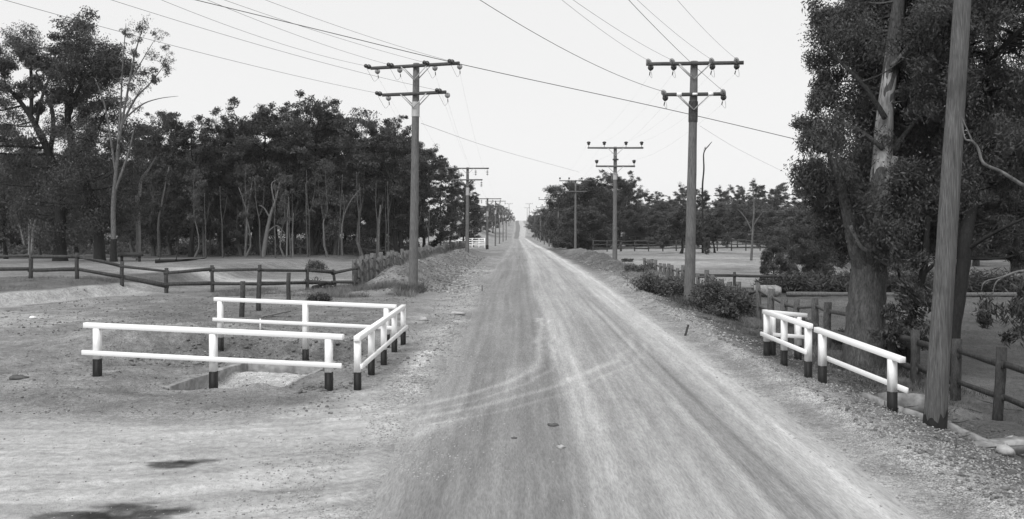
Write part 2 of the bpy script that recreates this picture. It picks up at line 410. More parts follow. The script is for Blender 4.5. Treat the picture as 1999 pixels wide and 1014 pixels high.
def albedo(x, y):
    """reflectance of the bare earth, the dust and the worn tracks, and how stony it is"""
    u = x - cx(y)
    n1 = fbm(x / 3.0, y / 4.0, 61, 4); n2 = fbm(x / .8, y / 1.1, 71, 4); n3 = fbm(x / 12., y / 9., 81, 4)
    a = .25 + .15 * n1 + .15 * n2 + .09 * n3
    c = np.full(np.shape(x), .5)
    # left foreground: pale packed clay of the side track
    fl = (1 - sm(-1.3, 1.3, y - 15.4 - 3.2 * sm(-4.4, -2.2, x) + 2.0 * n1)) * (1 - sm(-2.0, -1.2, x))
    wq = y - .62 * x - .04 * x * x
    str_ = fbm(wq / .2, (x + .6 * y) / 5., 91, 4)
    str2 = fbm(wq / .06, (x + .6 * y) / 2.5, 93, 3)
    a = a + (.415 + .30 * str_ + .20 * str2 + .10 * n1 - a) * fl; c = c - .42 * fl
    tr = (1 - sm(1.2, 2.4, np.abs(y - (27.5 - .42 * (x + 9) + 1.0 * n3)))) * (1 - sm(-9, -4, x))     # track bending to the left gate
    a = a + (.35 + .14 * str_ - a) * tr * .7
    # left paddock
    lp = sm(36, 41, y) * (1 - sm(-9.5, -7.5, x))
    a = a + (.195 + .14 * n1 + .1 * n3 - a) * lp
    band = np.exp(-((y - 50 - 2.0 * n3 - .06 * (x + 15)) / 2.6) ** 2) * sm(-22, -17, x) * (1 - sm(-9, -7.5, x))
    a = a + .19 * band * (1 + 1.2 * n1)
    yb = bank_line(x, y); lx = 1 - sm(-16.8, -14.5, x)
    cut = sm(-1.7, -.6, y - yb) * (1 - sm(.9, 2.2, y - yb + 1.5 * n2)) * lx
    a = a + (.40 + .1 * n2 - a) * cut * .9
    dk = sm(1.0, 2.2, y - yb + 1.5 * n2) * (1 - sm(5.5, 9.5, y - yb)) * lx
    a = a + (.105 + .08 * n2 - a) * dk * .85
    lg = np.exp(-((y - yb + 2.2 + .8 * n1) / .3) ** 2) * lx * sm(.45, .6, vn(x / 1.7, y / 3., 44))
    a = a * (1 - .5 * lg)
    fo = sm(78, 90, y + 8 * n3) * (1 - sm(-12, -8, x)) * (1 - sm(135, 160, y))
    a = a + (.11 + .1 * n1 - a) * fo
    far = sm(150, 190, y) * sm(9, 14, np.abs(u))
    a = a + (.27 + .22 * n3 + .1 * n1 - a) * far
    dg = sm(25.5, 27.5, y + 1.5 * n1) * (1 - sm(-.6, .6, y - 37.2 - .62 * (x + 11.6) + 1.2 * n2)) * sm(-15, -12, x) * (1 - sm(-4.2, -3.0, x))
    a = a * (1 - .27 * dg * (1 + 1.3 * n2))
    # right bank and paddocks
    ff = sm(19, 24, y); rb = sm(5.5 - .55 * ff, 6.6 - .75 * ff, x + .9 * n2 + .6 * n1) * sm(4, 8, y)
    a = a + (.125 - .045 * ff + .14 * n2 + .07 * n1 - a) * rb * (1 - sm(140, 170, y))
    rp = sm(8.4, 10.2, x + 1.2 * n1) * (1 - sm(150, 180, y))
    a = a + (.115 + .06 * n1 + .05 * n2 - a) * rp * (1 - sm(44, 49, y))
    bd = fbm(x / 14., y / 3.5, 121, 4)
    a = a + (.25 + .14 * n1 + .12 * n3 + .22 * bd - a) * rp * sm(50, 56, y)
    c = c - .25 * rp
    # spoil
    sp = (np.exp(-((x + 5.3) / 1.9) ** 2) + np.exp(-((x - 7.5) / 1.7) ** 2)) * sm(40, 46, y) * (1 - sm(110, 160, y))
    a = a + (.19 + .16 * n2 + .1 * n1 - a) * np.clip(sp, 0, 1) * .85
    # gully
    gl = sm(-10.2, -8.8, x) * (1 - sm(-4.2, -3.2, x)) * sm(19.5, 21, y) * (1 - sm(25, 27, y))
    a = a + (.18 + .26 * n2 - a) * gl * .85
    mid = sm(17.5, 19, y) * (1 - sm(33, 37, y)) * (1 - sm(-3.6, -2.6, x)) * (1 - sm(-16, -9, x) * 0)
    n4 = fbm(x / .28, y / .45, 131, 4)
    a = a * (1 - .20 * mid * (.1 + 1.8 * n1 + 1.6 * n2 + 3.2 * n4))
    dm = np.exp(-((y - 16.6 - .6 * n1) / 1.1) ** 2) * (1 - sm(-3.2, -2.4, x)) * sm(-9.5, -7.5, x)
    a = a * (1 - .32 * dm * np.clip(.5 + 2.6 * n2 + 1.5 * n1, 0, 1.6))
    pl, pr = pit_edges(y)
    pit = sm(0, .15, x - pl) * sm(0, .15, pr - x) * sm(17.6, 18.3, y) * (1 - sm(21.1, 21.3, y))
    a = a + (.44 + .24 * fbm(x / 1.2, y / .25, 95, 3) - a) * pit
    # gravel windrows
    for xc, wd, y1 in ((5.25, .5, 70), (-2.05, .42, 60)):
        wr = np.exp(-((x - xc - .006 * y - .5 * n1) / wd) ** 2) * (1 - sm(y1 * .7, y1, y)) * (.35 + .9 * vn(x / 1.4, y / 3.2, 33))
        wr = np.clip(wr * (1.25 if xc < 0 else (1.2 - .35 * sm(20, 30, y))), 0, 1)
        if xc < 0: wr = wr * sm(15.5, 17.5, y)
        a = a + (.36 + .12 * n2 - a) * wr; c = np.maximum(c, wr)
    # ---- the road itself
    on = 1 - sm(HW - .45, HW + .35, np.abs(u) + .5 * n1 + .2 * n2)
    wv = .35 * fbm(y / 16., 0 * y, 17, 2)
    q = u + wv
    lat = np.interp(q, [-3.4, -2.9, -2.3, -1.7, -1.3, -1.0, -.75, -.5, -.2, .1, .5, .8, 1.1, 1.4, 1.65, 1.9, 2.2, 2.7, 3.3],
                       [.29, .265, .22, .24, .21, .22, .25, .365, .40, .33, .315, .365, .335, .355, .285, .35, .45, .50, .47])
    st = fbm(q / .16 + .4 * n1, y / 14., 101, 4); st2 = fbm(q / .5, y / 22., 105, 3)
    st3 = fbm(q / .07 + .3 * n1, y / 9., 107, 3)
    road = lat * (1 + .46 * st + .22 * st2 + .40 * st3 + .05 * n2 + .05 * n1)
    for arc, w_, k in ((ARC1, .10, .13), (ARC1b, .06, .09), (ARC2, .11, .13), (ARC2b, .06, .09), (ARC3, .2, .08)):
        road = road + k * seg_band(x + .5 * n2, y + .5 * n2, arc, w_) * (.6 + 2.0 * np.clip(n1 + .25, 0, 1))
    for off in (-.85, .42):         # narrow darker wheel lines
        lw = np.exp(-((u - 1.62 - off * .25 + .012 * (y - 20)) / .05) ** 2) * (1 - sm(28, 40, y))
        road = road * (1 - .28 * lw)
    road = road + .04 * sm(60, 130, y)
    ft = sm(380, 440, y)
    road = road + (np.interp(q, [-3.2, -1.9, -.2, .2, 3], [.38, .17, .17, .40, .42]) - road) * ft
    a = a + (road - a) * on
    c = c + (.42 - c) * on
    # damp and oily stains, pale scuffs
    for px, py, sx, sy, k in ((-4.44, 12.42, .34, .2, .95), (-4.2, 12.55, .3, .12, .8), (-4.15, 10.3, .5, .34, 1.0), (-4.7, 10.15, .5, .22, .9), (-2.6, 11.2, .5, .06, .4), (-10.4, 19.0, .5, .12, .6), (-7.2, 17.3, .9, .12, .35)):
        nn = fbm(x / .5, y / .16, 111, 4)
        a = a * (1 - k * .85 * sm(.08, .5, blob(x, y, px, py, sx, sy) + 1.3 * nn * blob(x, y, px, py, sx * 1.5, sy * 1.5)) * np.clip(1.0 + 1.2 * nn + .8 * fbm(x / .12, y / .06, 113, 3), 0, 1))
    a = a + .13 * blob(x, y, -1.75, 14.8, .5, .8) + .12 * blob(x, y, -2.0, 21.6, .45, 2.2)
    return np.clip(a, .03, .66), np.clip(c, 0, 1)

# ------------------------------------------------------------------ ground and road
def grid_faces(nr, nc):
    i = np.arange(nr - 1)[:, None]; k = np.arange(nc - 1)[None, :]
    return np.stack([i * nc + k, i * nc + k + 1, (i + 1) * nc + k + 1, (i + 1) * nc + k], -1).reshape(-1, 4)

ys = [-14.0]
while ys[-1] < 1150:
    y = ys[-1]
    ys.append(y + (.5 if y < 7.5 else .05 + .0062 * (y - 7.5) + (.00002 * max(0, y - 300) ** 2)))
ys = np.array(ys)
us = np.concatenate([np.linspace(-7, -1.3, 60)[:-1], np.linspace(-1.3, -.78, 60)[:-1], np.linspace(-.78, .78, 760)[:-1], np.linspace(.78, 1.3, 60)[:-1], np.linspace(1.3, 7, 60)])
GX = np.clip(us[None, :] * (np.maximum(ys, 4)[:, None] * .72 + 4.6), -650 + us[None, :], 650 + us[None, :]); GY = np.repeat(ys[:, None], len(us), 1)
GZ = height(GX, GY)
uu = np.abs(GX - cx(GY))
GZ = GZ - .06 * (1 - sm(HW - .75, HW - .35, uu))
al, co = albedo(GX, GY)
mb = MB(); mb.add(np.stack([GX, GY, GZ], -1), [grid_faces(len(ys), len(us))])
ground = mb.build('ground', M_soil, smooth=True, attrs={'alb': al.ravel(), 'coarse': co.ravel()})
tag(ground, 'bare pale clay and thin grass on both sides of the gravel road', kind='structure')

yr = ys[(ys > -13) & (ys < 1000)]
nu = 131
s = np.linspace(-1, 1, nu)[None, :]
edge = HW + .18 * (vn(yr / .7, yr * 0, 7) - .5)[:, None] + .25 * (vn(yr / 4., yr * 0, 9) - .5)[:, None]
RU = s * edge; RY = np.repeat(yr[:, None], nu, 1); RX = cx(RY) + RU
RZ = height(RX, RY) + .004 - .035 * sm(.965, 1.0, np.abs(s) + 0 * RY)
al, co = albedo(RX, RY)
mb = MB(); mb.add(np.stack([RX, RY, RZ], -1), [grid_faces(len(yr), nu)])
road = mb.build('road', M_road, smooth=True, attrs={'alb': al.ravel(), 'coarse': co.ravel()})
tag(road, 'straight gravel road with pale dusty wheel tracks', kind='structure')

# ------------------------------------------------------------------ painted white guard rails round the two culvert ends
def guard_rail(posts, label, side, rail_ext=(.3, .3), mid_drop=.47, w=.12):
    """posts: (x, y, top of the post); the top rail lies on the posts, the lower rail is nailed to the face on `side`"""
    posts = [np.array(p, float) for p in posts]
    base = posts[0].copy(); base[2] = gz(base[0], base[1])
    t = thing('guard_rail', base, label, 'guard rail', 'white culvert guard rails')
    d = posts[-1][:2] - posts[0][:2]; ang = math.atan2(d[1], d[0])
    nrm = np.array([-math.sin(ang), math.cos(ang), 0]) * side
    for i, p in enumerate(posts):
        g = gz(p[0], p[1]); split = min(g + .34, p[2] - .45)
        m = MB(); m.box(np.array([p[0], p[1], (split + p[2]) / 2]) - base, w, w, p[2] - split, ang)
        po = m.build('post', M_white, t)
        m = MB(); m.box(np.array([p[0], p[1], (split + g - .3) / 2]) - base, w + .004, w + .004, split - g + .3, ang)
        m.build('painted_base', M_black, po)
    a, b = posts[0], posts[-1]; dd = (b - a) / np.linalg.norm(b - a)
    for nm, off, hh, ww in (('top_rail', np.array([0, 0, .052]), .098, .115), ('lower_rail', np.array([0, 0, -mid_drop]) + nrm * (w / 2 + .027), .09, .045)):
        m = MB(); m.beam(a - dd * rail_ext[0] + off - base, b + dd * rail_ext[1] + off - base, ww, hh, seg=1)
        o = m.build(nm, M_white, t)
        bv = o.modifiers.new('worn_edge', 'BEVEL'); bv.width = .004; bv.segments = 1
    return t

guard_rail([(-8.05, 18.4, 1.09), (-5.67, 18.0, 1.03), (-3.4, 17.6, .98)], 'nearest long white rail on three posts before the culvert pit on the left', -1, (.27, .28))
guard_rail([(-7.63, 24.8, 1.06), (-5.26, 24.15, 1.04), (-3.12, 23.6, .99)], 'white three post rail on the far side of the left culvert, before the timber fence', -1, (.17, .25))
guard_rail([(-2.9, 17.8, .92), (-2.87, 19.35, .92), (-2.84, 21.0, .915), (-2.83, 22.8, .91), (-2.8, 24.4, .905)], 'white rail on five posts running along the left road edge', -1, (.1, .1))
guard_rail([(6.0, 19.2, 1.0), (6.0, 20.9, .99), (5.99, 22.3, .97)], 'short white rail on the right road edge, parallel to the road beyond the gap', 1, (.14, .16))
guard_rail([(6.09, 18.6, .95), (6.58, 16.4, .78)], 'white two post rail sloping down toward the near power pole on the right', 1, (.22, .3))
guard_rail([(6.16, 22.45, .95), (6.88, 22.8, .86)], 'white rail turning away from the road at the far end of the right culvert', -1, (.05, .25))

# ------------------------------------------------------------------ culverts
def wall_strip(name, pts, zt, th, depth, label, cat, mat=M_conc):
    pts = [np.array(p, float) for p in pts]
    m = MB(); base = np.array([pts[0][0], pts[0][1], 0.])
    for a, b in zip(pts[:-1], pts[1:]):
        z0 = zt if np.isscalar(zt) else zt[0]; z1 = zt if np.isscalar(zt) else zt[1]
        A = np.array([a[0], a[1], z0 - depth / 2]); B = np.array([b[0], b[1], z1 - depth / 2])
        m.beam(A - base, B - base, th, depth, np.random.default_rng(4), .012, seg=8)
    o = m.build(name, mat); o.location = base
    tag(o, label, cat)
    bv = o.modifiers.new('worn_edge', 'BEVEL'); bv.width = .012; bv.segments = 2
    return o
wall_strip('wing_wall', [(-6.63, 18.2), (-5.98, 21.15)], (.0, .03), .15, .8, 'left concrete wing wall of the culvert, stained on its inner face', 'culvert wall')
wall_strip('wing_wall', [(-4.37, 18.0), (-4.01, 21.15)], (-.02, .02), .12, .8, 'right concrete wing wall of the culvert beside the road', 'culvert wall')
wall_strip('head_wall', [(-6.05, 21.26), (-3.95, 21.26)], .015, .2, .8, 'concrete head wall across the far end of the culvert pit', 'culvert wall')

# right side: kerb stones, a tilted slab and a pipe end
rng = np.random.default_rng(77)
edge_pts = [W(1685, 765, 17.4), W(1765, 804, 16.3), W(1812, 822, 15.9), W(1850, 832, 15.5), W(1890, 846, 15.1), W(1958, 866, 14.4)]
klabels = ['long pale concrete kerb running below the end post of the right rail', 'short concrete kerb stone just left of the near pole foot', 'concrete kerb stone behind the near pole foot',
           'concrete kerb stone just right of the near pole', 'cracked concrete kerb furthest from the near pole, by the ditch']
for i in range(5):
    a, b = edge_pts[i], edge_pts[i + 1]
    dd = (b - a)[:2]; dd /= np.linalg.norm(dd)
    m = MB(); A = np.array([a[0], a[1], gz(a[0], a[1]) + .04]); B = np.array([b[0], b[1], gz(b[0], b[1]) + .03])
    B2 = A + (B - A) * .94
    m.beam(A - A + [0, 0, -.03], B2 - A + [0, 0, -.03], .085, .2, rng, .006, seg=2)
    o = m.build('kerb_stone', M_conc); o.location = A
    tag(o, klabels[i], 'kerb', 'concrete kerb stones by the right ditch')
p = W(1762, 790, 17.3); p[2] = gz(p[0], p[1])
m = MB(); m.beam([-.45, 0, .12], [.38, -.1, .10], .1, .36, rng, .03, seg=5)
o = m.build('concrete_slab', M_conc); o.location = p; tag(o, 'upright broken concrete slab in the ditch behind the sloping right rail', 'slab')
p = W(1812, 796, 17.6); p[2] = gz(p[0], p[1])
m = MB()
m.lathe((0, 0, .08), (.3, -1, 0), [(-.4, .19), (0, .19), (0, .15), (-.4, .15)], 20)
o = m.build('culvert_pipe', M_conc, smooth=False); o.location = p; tag(o, 'end of a concrete drain pipe in the ditch beside the near pole', 'pipe')
def rock(name, p, r, label, mat, flat=.7, seed=0, group=None):
    g = np.random.default_rng(seed); m = MB()
    n, k = 9, 6; V = []
    for i in range(k):
        th = math.pi * i / (k - 1)
        for j in range(n):
            f = 2 * math.pi * j / n; q = r * (1 + .75 * (g.random() - .5))
            V.append([q * math.sin(th) * math.cos(f), q * .8 * math.sin(th) * math.sin(f), flat * q * math.cos(th)])
    i = np.arange(k - 1)[:, None]; j = np.arange(n)[None, :]
    m.add(V, [np.stack([i * n + j, (i + 1) * n + j, (i + 1) * n + (j + 1) % n, i * n + (j + 1) % n], -1).reshape(-1, 4)])
    o = m.build(name, mat); o.location = p; return tag(o, label, 'rock', group)
def on_ground(px, py, d0=None, dz=0.):
    """the point of the terrain seen at this place of the photograph"""
    lo, hi = 4.0, 400.0
    d = np.geomspace(lo, hi, 1500)
    P = np.stack([(px - 999.5) * d / F, d, CAMH - (py - HOR) * d / F], -1)
    z = height(P[:, 0], P[:, 1])
    k = np.argmax(P[:, 2] < z)
    return np.array([P[k, 0], P[k, 1], z[k] + dz])
rock('rock', on_ground(1962, 890, dz=.06), .13, 'white broken stone on the right verge below the concrete block', M_stone, seed=1)
rock('rock', on_ground(1978, 868, dz=.05), .12, 'pale stone lying on top of the concrete block at the right ditch', M_stone, seed=2)
rock('rock', on_ground(892, 615, dz=.03), .26, 'flat pale slab of stone on the left road shoulder past the rails', M_stone, .28, 3)
rock('rock', on_ground(827, 627, dz=.03), .14, 'pale stone beside the far end of the left roadside rail', M_stone, .5, 4)
rock('rock', on_ground(65, 625, dz=.03), .1, 'small white scrap of stone on the bare ground at the far left', M_white, .5, 9)
rock('clod', on_ground(1079, 834, dz=.01), .085, 'largest dark clod lying in the wheel track of the road', M_darkstone, .3, 5)
rock('clod', on_ground(36, 741, dz=.02), .17, 'dark clod of earth at the far left of the side track', M_darkstone, .25, 6)
rock('clod', on_ground(1094, 878, dz=.02), .06, 'pale pebble in the road nearest the camera', M_stone, .5, 7)
rock('clod', on_ground(1003, 858, dz=.01), .05, 'small dark clod left of the pale wheel track', M_darkstone, .3, 8)
a = on_ground(1935, 880); m = MB(); m.beam([-.2, .1, -.03], [.8, .2, .03], .24, .2, rng, .008, seg=2)
o = m.build('concrete_block', M_conc); o.location = a; tag(o, 'buried concrete block with a flat top at the right edge of the ditch', 'block')
# little stakes and planks
def stake(px, py, h, lean, label, mat, w=.04):
    p = on_ground(px, py); m = MB(); m.beam([0, 0, -.1], [lean, 0, h], w, w, rng, .006, seg=2)
    o = m.build('stake', mat); o.location = p; return tag(o, label, 'stake', 'survey stakes')
stake(1335, 657, .3, .12, 'dark leaning peg in the gravel on the right road edge', M_split, .05)
stake(508, 645, .3, 0, 'short white peg under the far left rail', M_white, .035)
stake(941, 570, .26, 0, 'thin dark peg on the left shoulder beside the spoil', M_split, .035)
p = on_ground(530, 622); m = MB(); m.beam([-.3, -.1, .03], [.55, .3, .18], .1, .05, rng, .01, seg=2)
o = m.build('plank', M_dead); o.location = p; tag(o, 'pale loose plank lying behind the far left rail', 'plank')

# ------------------------------------------------------------------ power poles
def bell(m, base, axis, s=1.0, n=12):
    s = s * .74
    m.lathe(base, axis, [(0, .03 * s), (.03 * s, .05 * s), (.05 * s, .135 * s), (.09 * s, .15 * s), (.16 * s, .145 * s), (.22 * s, .115 * s), (.27 * s, .06 * s), (.33 * s, .035 * s), (.36 * s, .0)], n)
def pin_insulator(m, base, s=1.0, n=8):
    m.lathe(base, (0, 0, 1), [(0, .018 * s), (.14 * s, .02 * s), (.15 * s, .075 * s), (.2 * s, .1 * s), (.25 * s, .085 * s), (.28 * s, .13 * s), (.33 * s, .14 * s), (.38 * s, .08 * s), (.4 * s, .0)], n)

WIRE_AT = {}
def power_pole(key, px_base, d, top_py, label, style, lean=(0, 0), r0=.17, arms=None, yaw=0.0, near_dir=None, mats=(M_pole, M_arm), far=False, base_z=None, group='power poles along both road edges'):
    X = (px_base - 999.5) * d / F
    z0 = gz(X, d) if base_z is None else base_z
    H = CAMH - (top_py - HOR) * d / F - z0
    t = thing('power_pole', (X, d, z0), label, 'power pole', group)
    n = 14 if not far else 7
    ax = lambda z: np.array([lean[0] * z / H, lean[1] * z / H, z])
    m = MB(); hs = np.concatenate([[-.6], np.linspace(0, H, 10)])
    m.tube([ax(h) for h in hs], [r0 * (1.06 - .36 * max(h, 0) / H) for h in hs], n, wob=.05, rng=np.random.default_rng(int(d * 10)))
    shaft = m.build('shaft', mats[0], t, smooth=True)
    WIRE_AT[key] = []
    ca, sa = math.cos(yaw), math.sin(yaw)
    for (below, width, slots) in arms:
        zc = H - below; c = ax(zc)
        rp = r0 * (1.06 - .36 * zc / H)
        off = np.array([sa, -ca, 0]) * (rp + .055)
        m = MB(); A = c + off + np.array([-ca, -sa, 0]) * width / 2; B = c + off + np.array([ca, sa, 0]) * width / 2
        m.beam(A, B, .1, .135, np.random.default_rng(5), .01, seg=6)
        arm = m.build('crossarm', mats[1], t)
        if not far or d < 110:
            m = MB()
            for sgn in (-1, 1):
                for fb in ((-1, 1) if style == 'strain' else (-1,)):
                    oo = off * fb if fb > 0 else -off * fb
                    oo = off if fb < 0 else -off * .25
                    m.beam(c + oo * 1.35 + np.array([ca, sa, 0]) * sgn * .62 + [0, 0, -.02], ax(zc - .62) + oo * 1.1, .012, .045)
            m.build('brace', M_galv, arm)
        pins = []
        for sx in slots:
            q = c + off + np.array([ca, sa, 0]) * sx * width / 2
            if style == 'strain':
                nd = np.array(near_dir, float); nd /= np.linalg.norm(nd)
                m = MB(); b0 = q + nd * .09
                bell(m, b0 + nd * .36 * 1.0, -nd, 1.0); bell(m, b0 + nd * .58, -nd, .8)
                m.build('insulator', M_ltpor if key == 'R1' else M_dkpor, arm, smooth=True)
                fd = np.array([.0, .80, -.60]); fq = c - off * .2 + np.array([ca, sa, 0]) * (sx * width / 2 + .06) + [0, .04, -.03]
                m = MB(); bell(m, fq, fd, 1.1); m.tube([fq + fd * .34, fq + fd * .52], .022, 5)
                m.build('insulator', M_dkpor if key == 'R1' else M_ltpor, arm, smooth=True)
                # slack jumper looping below the arm
                pins.append((np.array([X, d, z0]) + b0 + nd * .6, np.array([X, d, z0]) + fq + fd * .52))
                m = MB(); P0 = b0 + nd * .55; P1 = fq + fd * .5; mid = (P0 + P1) / 2 + [.12, 0, -.42]
                m.tube(curve([P0, mid * .5 + P0 * .5 + [.06, 0, -.14], mid, P1], 4), .006, 4, cap=False)
                m.build('jumper_wire', M_wire, arm)
            elif style == 'pin':
                m = MB(); pin_insulator(m, q + [0, 0, .06], 1.15 if d < 100 else 1.0, 8 if d < 140 else 6); m.build('insulator', M_dkpor, arm, smooth=True)
                w_ = np.array([X, d, z0]) + q + [0, 0, .5]; pins.append((w_, w_))
            else:
                m = MB()
                m.tube([q + [0, 0, -.06], q + [0, 0, -.75]], .016, 5)
                for k in range(3): m.lathe(q + [0, 0, -.22 - .17 * k], (0, 0, -1), [(0, .03), (.04, .12), (.09, .1), (.12, .03)], 7)
                m.build('insulator', M_ltpor, arm, smooth=True)
                w_ = np.array([X, d, z0]) + q + [0, 0, -.75]; pins.append((w_, w_))
        WIRE_AT[key] += pins
    return t, shaft, H, ax

UP, LO = (-.94, -.42, .38, .93), (-.94, .93)
UPR, LOR = (-.92, -.44, .36, .86), (-.93, .93)
t, shaft, H, ax = power_pole('L1', 806.5, 41.7, 123, 'tall timber power pole nearest on the left, rising from spoil at the road edge', 'strain', (.14, 0), .2, [(.14, 4.25, UP), (1.36, 3.05, LO)], R(-19), (-.42, -.9, .02))
m = MB(); m.tube([ax(H - 2.35), ax(H - 1.7)], .178, 14, cap=False); m.build('metal_sleeve', M_galv, shaft, smooth=True)
t, shaft, H, ax = power_pole('R1', 1345.5, 38.2, 119, 'tall timber power pole among weeds on the right bank, glassy insulators facing the camera', 'strain', (.2, 0), .21, [(.12, 3.86, UPR), (1.36, 2.5, LOR)], R(-5), (-.26, -.96, .06))
m = MB(); m.tube([ax(H - 2.45), ax(H - 1.62)], .185, 14, cap=False); m.build('dark_sleeve', M_split, shaft, smooth=True)
for sx in (-.62, .62):
    m = MB(); m.box(ax(H - 1.36) + np.array([sx, -.31 + sx * -.087, 0]), .2, .02, .15, R(-5)); m.build('arm_plate', M_white, shaft)
m = MB(); m.box(ax(H - 1.36) + np.array([0, -.315, 0]), .2, .02, .09, R(-5)); m.build('pole_plate', M_white, shaft)

# near pole on the right
Xn, dn = 6.78, 15.2
t, shaft, H, ax = power_pole('N1', 999.5 + Xn * F / dn, dn, -330, 'thick grey power pole standing closest to the camera on the right, black at its foot', 'pin', (.62, 0), .165, [(.25, 2.4, (-.9, -.4, .4, .9))], 0, mats=(M_polenear, M_arm), base_z=gz(Xn, dn) - .02)
m = MB(); kk = 28; an = np.arange(kk) * 2 * math.pi / kk; g = np.random.default_rng(3)
V = np.concatenate([np.stack([.183 * np.cos(an) + ax(h0)[0], .183 * np.sin(an), np.full(kk, h0) + j], -1) for h0, j in ((-.3, 0), (.05, 0), (.2, .09 * np.sin(an * 1.0 + 1) + g.uniform(-.05, .1, kk)))])
m.add(V, [grid_faces(3, kk), np.array([[r_ * kk + kk - 1, r_ * kk, (r_ + 1) * kk, (r_ + 1) * kk + kk - 1] for r_ in range(2)])])
m.build('tarred_foot', M_tar, shaft, smooth=True)

ARM2 = [(.12, 4.4, UP), (1.3, 3.1, LO)]
lp = [('L2', 912, 98, 326, 'hang'), ('L3', 951, 150, 386, 'hang'), ('L4', 967, 205, 391, 'hang'), ('L5', 975, 255, 404, 'hang'), ('L6', 982, 305, 407, 'hang'), ('L7', 988, 360, 409, 'hang'), ('L8', 993.5, 520, 397, 'pin')]
rp = [('R2', 1200, 75, 286, 'pin'), ('R3', 1123, 128, 351, 'pin'), ('R4', 1090, 162, 379, 'hang'), ('R5', 1072, 195, 388, 'pin'), ('R6', 1062.5, 245, 404, 'pin'), ('R7', 1055, 295, 410, 'pin'), ('R8', 1049, 345, 413, 'pin'), ('R9', 1044, 400, 414, 'pin'), ('R10', 1033, 540, 397, 'pin'), ('R11', 1029, 620, 405, 'pin')]
lname = ['second pole on the left, its two arms hung with insulators against the sky', 'third pole on the left, black butt standing clear on bare ground', 'fourth pole on the left, before the far paddock', 'fifth pole on the left, seen against the far slope', 'sixth pole on the left, thin in the distance', 'seventh pole on the left, down in the dip', 'farthest left pole, on the crest of the hill against the trees']
rname = ['second pole on the right, six dark cup insulators standing on its arms', 'third pole on the right, pale shaft in front of the bushy trees', 'fourth pole on the right, darker, with hanging insulators', 'fifth pole on the right, half lost in the trees', 'sixth pole on the right, thin against the trees', 'seventh pole on the right, near the dip', 'eighth pole on the right, in the dip', 'ninth pole on the right, at the foot of the hill', 'pole on the hilltop just right of where the road vanishes', 'last pole beyond the hilltop on the right']
for (k, px, d, tp, st), nm in zip(lp, lname):
    t, shaft, H, ax = power_pole(k, px, d, tp, nm, st, r0=.2 if d < 200 else .17, arms=ARM2 if d < 450 else [(.1, 4, UP)], far=True, lean=(.05, 0), mats=(M_pole, M_armgrey))
    if d < 310:
        m = MB(); m.tube([ax(H - 2.9), ax(H - 2.1)], .19, 8, cap=False); m.build('metal_sleeve', M_galv, shaft, smooth=True)
    if k == 'L3':
        m = MB(); m.tube([ax(-.1), ax(.7)], .23, 8, cap=False); m.build('tarred_foot', M_tar, shaft, smooth=True)
for (k, px, d, tp, st), nm in zip(rp, rname):
    t, shaft, H, ax = power_pole(k, px, d, tp, nm, st, r0=.19 if d < 100 else .17, arms=[(.1, 4.4, (-.96, -.4, .38, .94)), (1.55, 3.1, (-.95, .95))] if d < 450 else [(.1, 4, UP)], far=True, lean=(.04, 0), mats=(M_pole, M_armgrey))
    if k == 'R2':
        m = MB(); m.beam(ax(H - 1.02) + [-.22, -.2, 0], ax(H - 1.02) + [.24, -.2, 0], .09, .12); m.build('spacer_block', M_split, shaft)
        m = MB(); m.tube([ax(H - 2.6), ax(H - 2.05)], .175, 8, cap=False); m.build('metal_sleeve', M_galv, shaft, smooth=True)

# ------------------------------------------------------------------ wires
def wire_obj(paths, r, label, group):
    m = MB()
    for p in paths: m.tube(p, r, 4, cap=False)
    o0 = paths[0][0]
    o = m.build('power_line', M_wire, origin=o0); return tag(o, label, 'wire', group)
def sag(a, b, s, n=14):
    a = np.asarray(a); b = np.asarray(b); t = np.linspace(0, 1, n)[:, None]
    p = a + (b - a) * t; p[:, 2] -= (4 * s * t * (1 - t))[:, 0]; return p
WL = ['on the outer left end of the upper arms', 'on the inner left of the upper arms', 'on the inner right of the upper arms', 'on the outer right end of the upper arms', 'on the left end of the lower arms', 'on the right end of the lower arms']
for side, n_p in (('L', 8), ('R', 11)):
    for w in range(6):
        paths = []
        for i in range(1, n_p):
            A, B = WIRE_AT[f'{side}{i}'], WIRE_AT[f'{side}{i+1}']
            if w >= len(A) or w >= len(B): break
            a, b = A[w][1], B[w][0]
            paths.append(sag(a, b, .012 * np.linalg.norm(b - a)))
        wire_obj(paths, .0022, ('thin wire of the left pole line ' if side == 'L' else 'thin wire of the right pole line ') + WL[w], 'wires along the road')
# spans that leave over the camera
def leave(key, w, px, py, d, r, label, ext=1.7, s=.25):
    a = WIRE_AT[key][w][0]; p = W(px, py, d)
    b = a + (p - a) * ext; t = 1 / ext
    b[2] = a[2] + (p[2] - a[2] + 4 * s * t * (1 - t)) * ext
    wire_obj([sag(a, b, s, 26)], r, label, 'wires passing overhead')
G = .006
leave('L1', 0, 480, 62, 32.5, G, 'wire rising left from the outer left insulator of the near left pole')
leave('L1', 1, 480, 30, 30.5, G, 'wire rising left from the inner left upper insulator of the near left pole')
leave('L1', 2, 440, 0, 29, G, 'wire rising left from the inner right upper insulator of the near left pole')
leave('L1', 3, 520, 0, 29.5, G, 'topmost wire rising left from the right end of the near left pole')
leave('L1', 4, 200, 52, 26, G, 'lowest wire rising left from the lower arm of the near left pole')
leave('L1', 5, 420, 62, 29, G, 'wire rising left from the right end of the lower arm of the near left pole')
leave('R1', 0, 1098, 0, 25, G, 'wire from the outer left insulator of the right pole, passing over the road')
leave('R1', 1, 1120, 0, 25, G, 'wire from the inner left insulator of the right pole, passing over the road')
leave('R1', 2, 1245, 0, 25, G, 'wire from the inner right insulator of the right pole, climbing overhead')
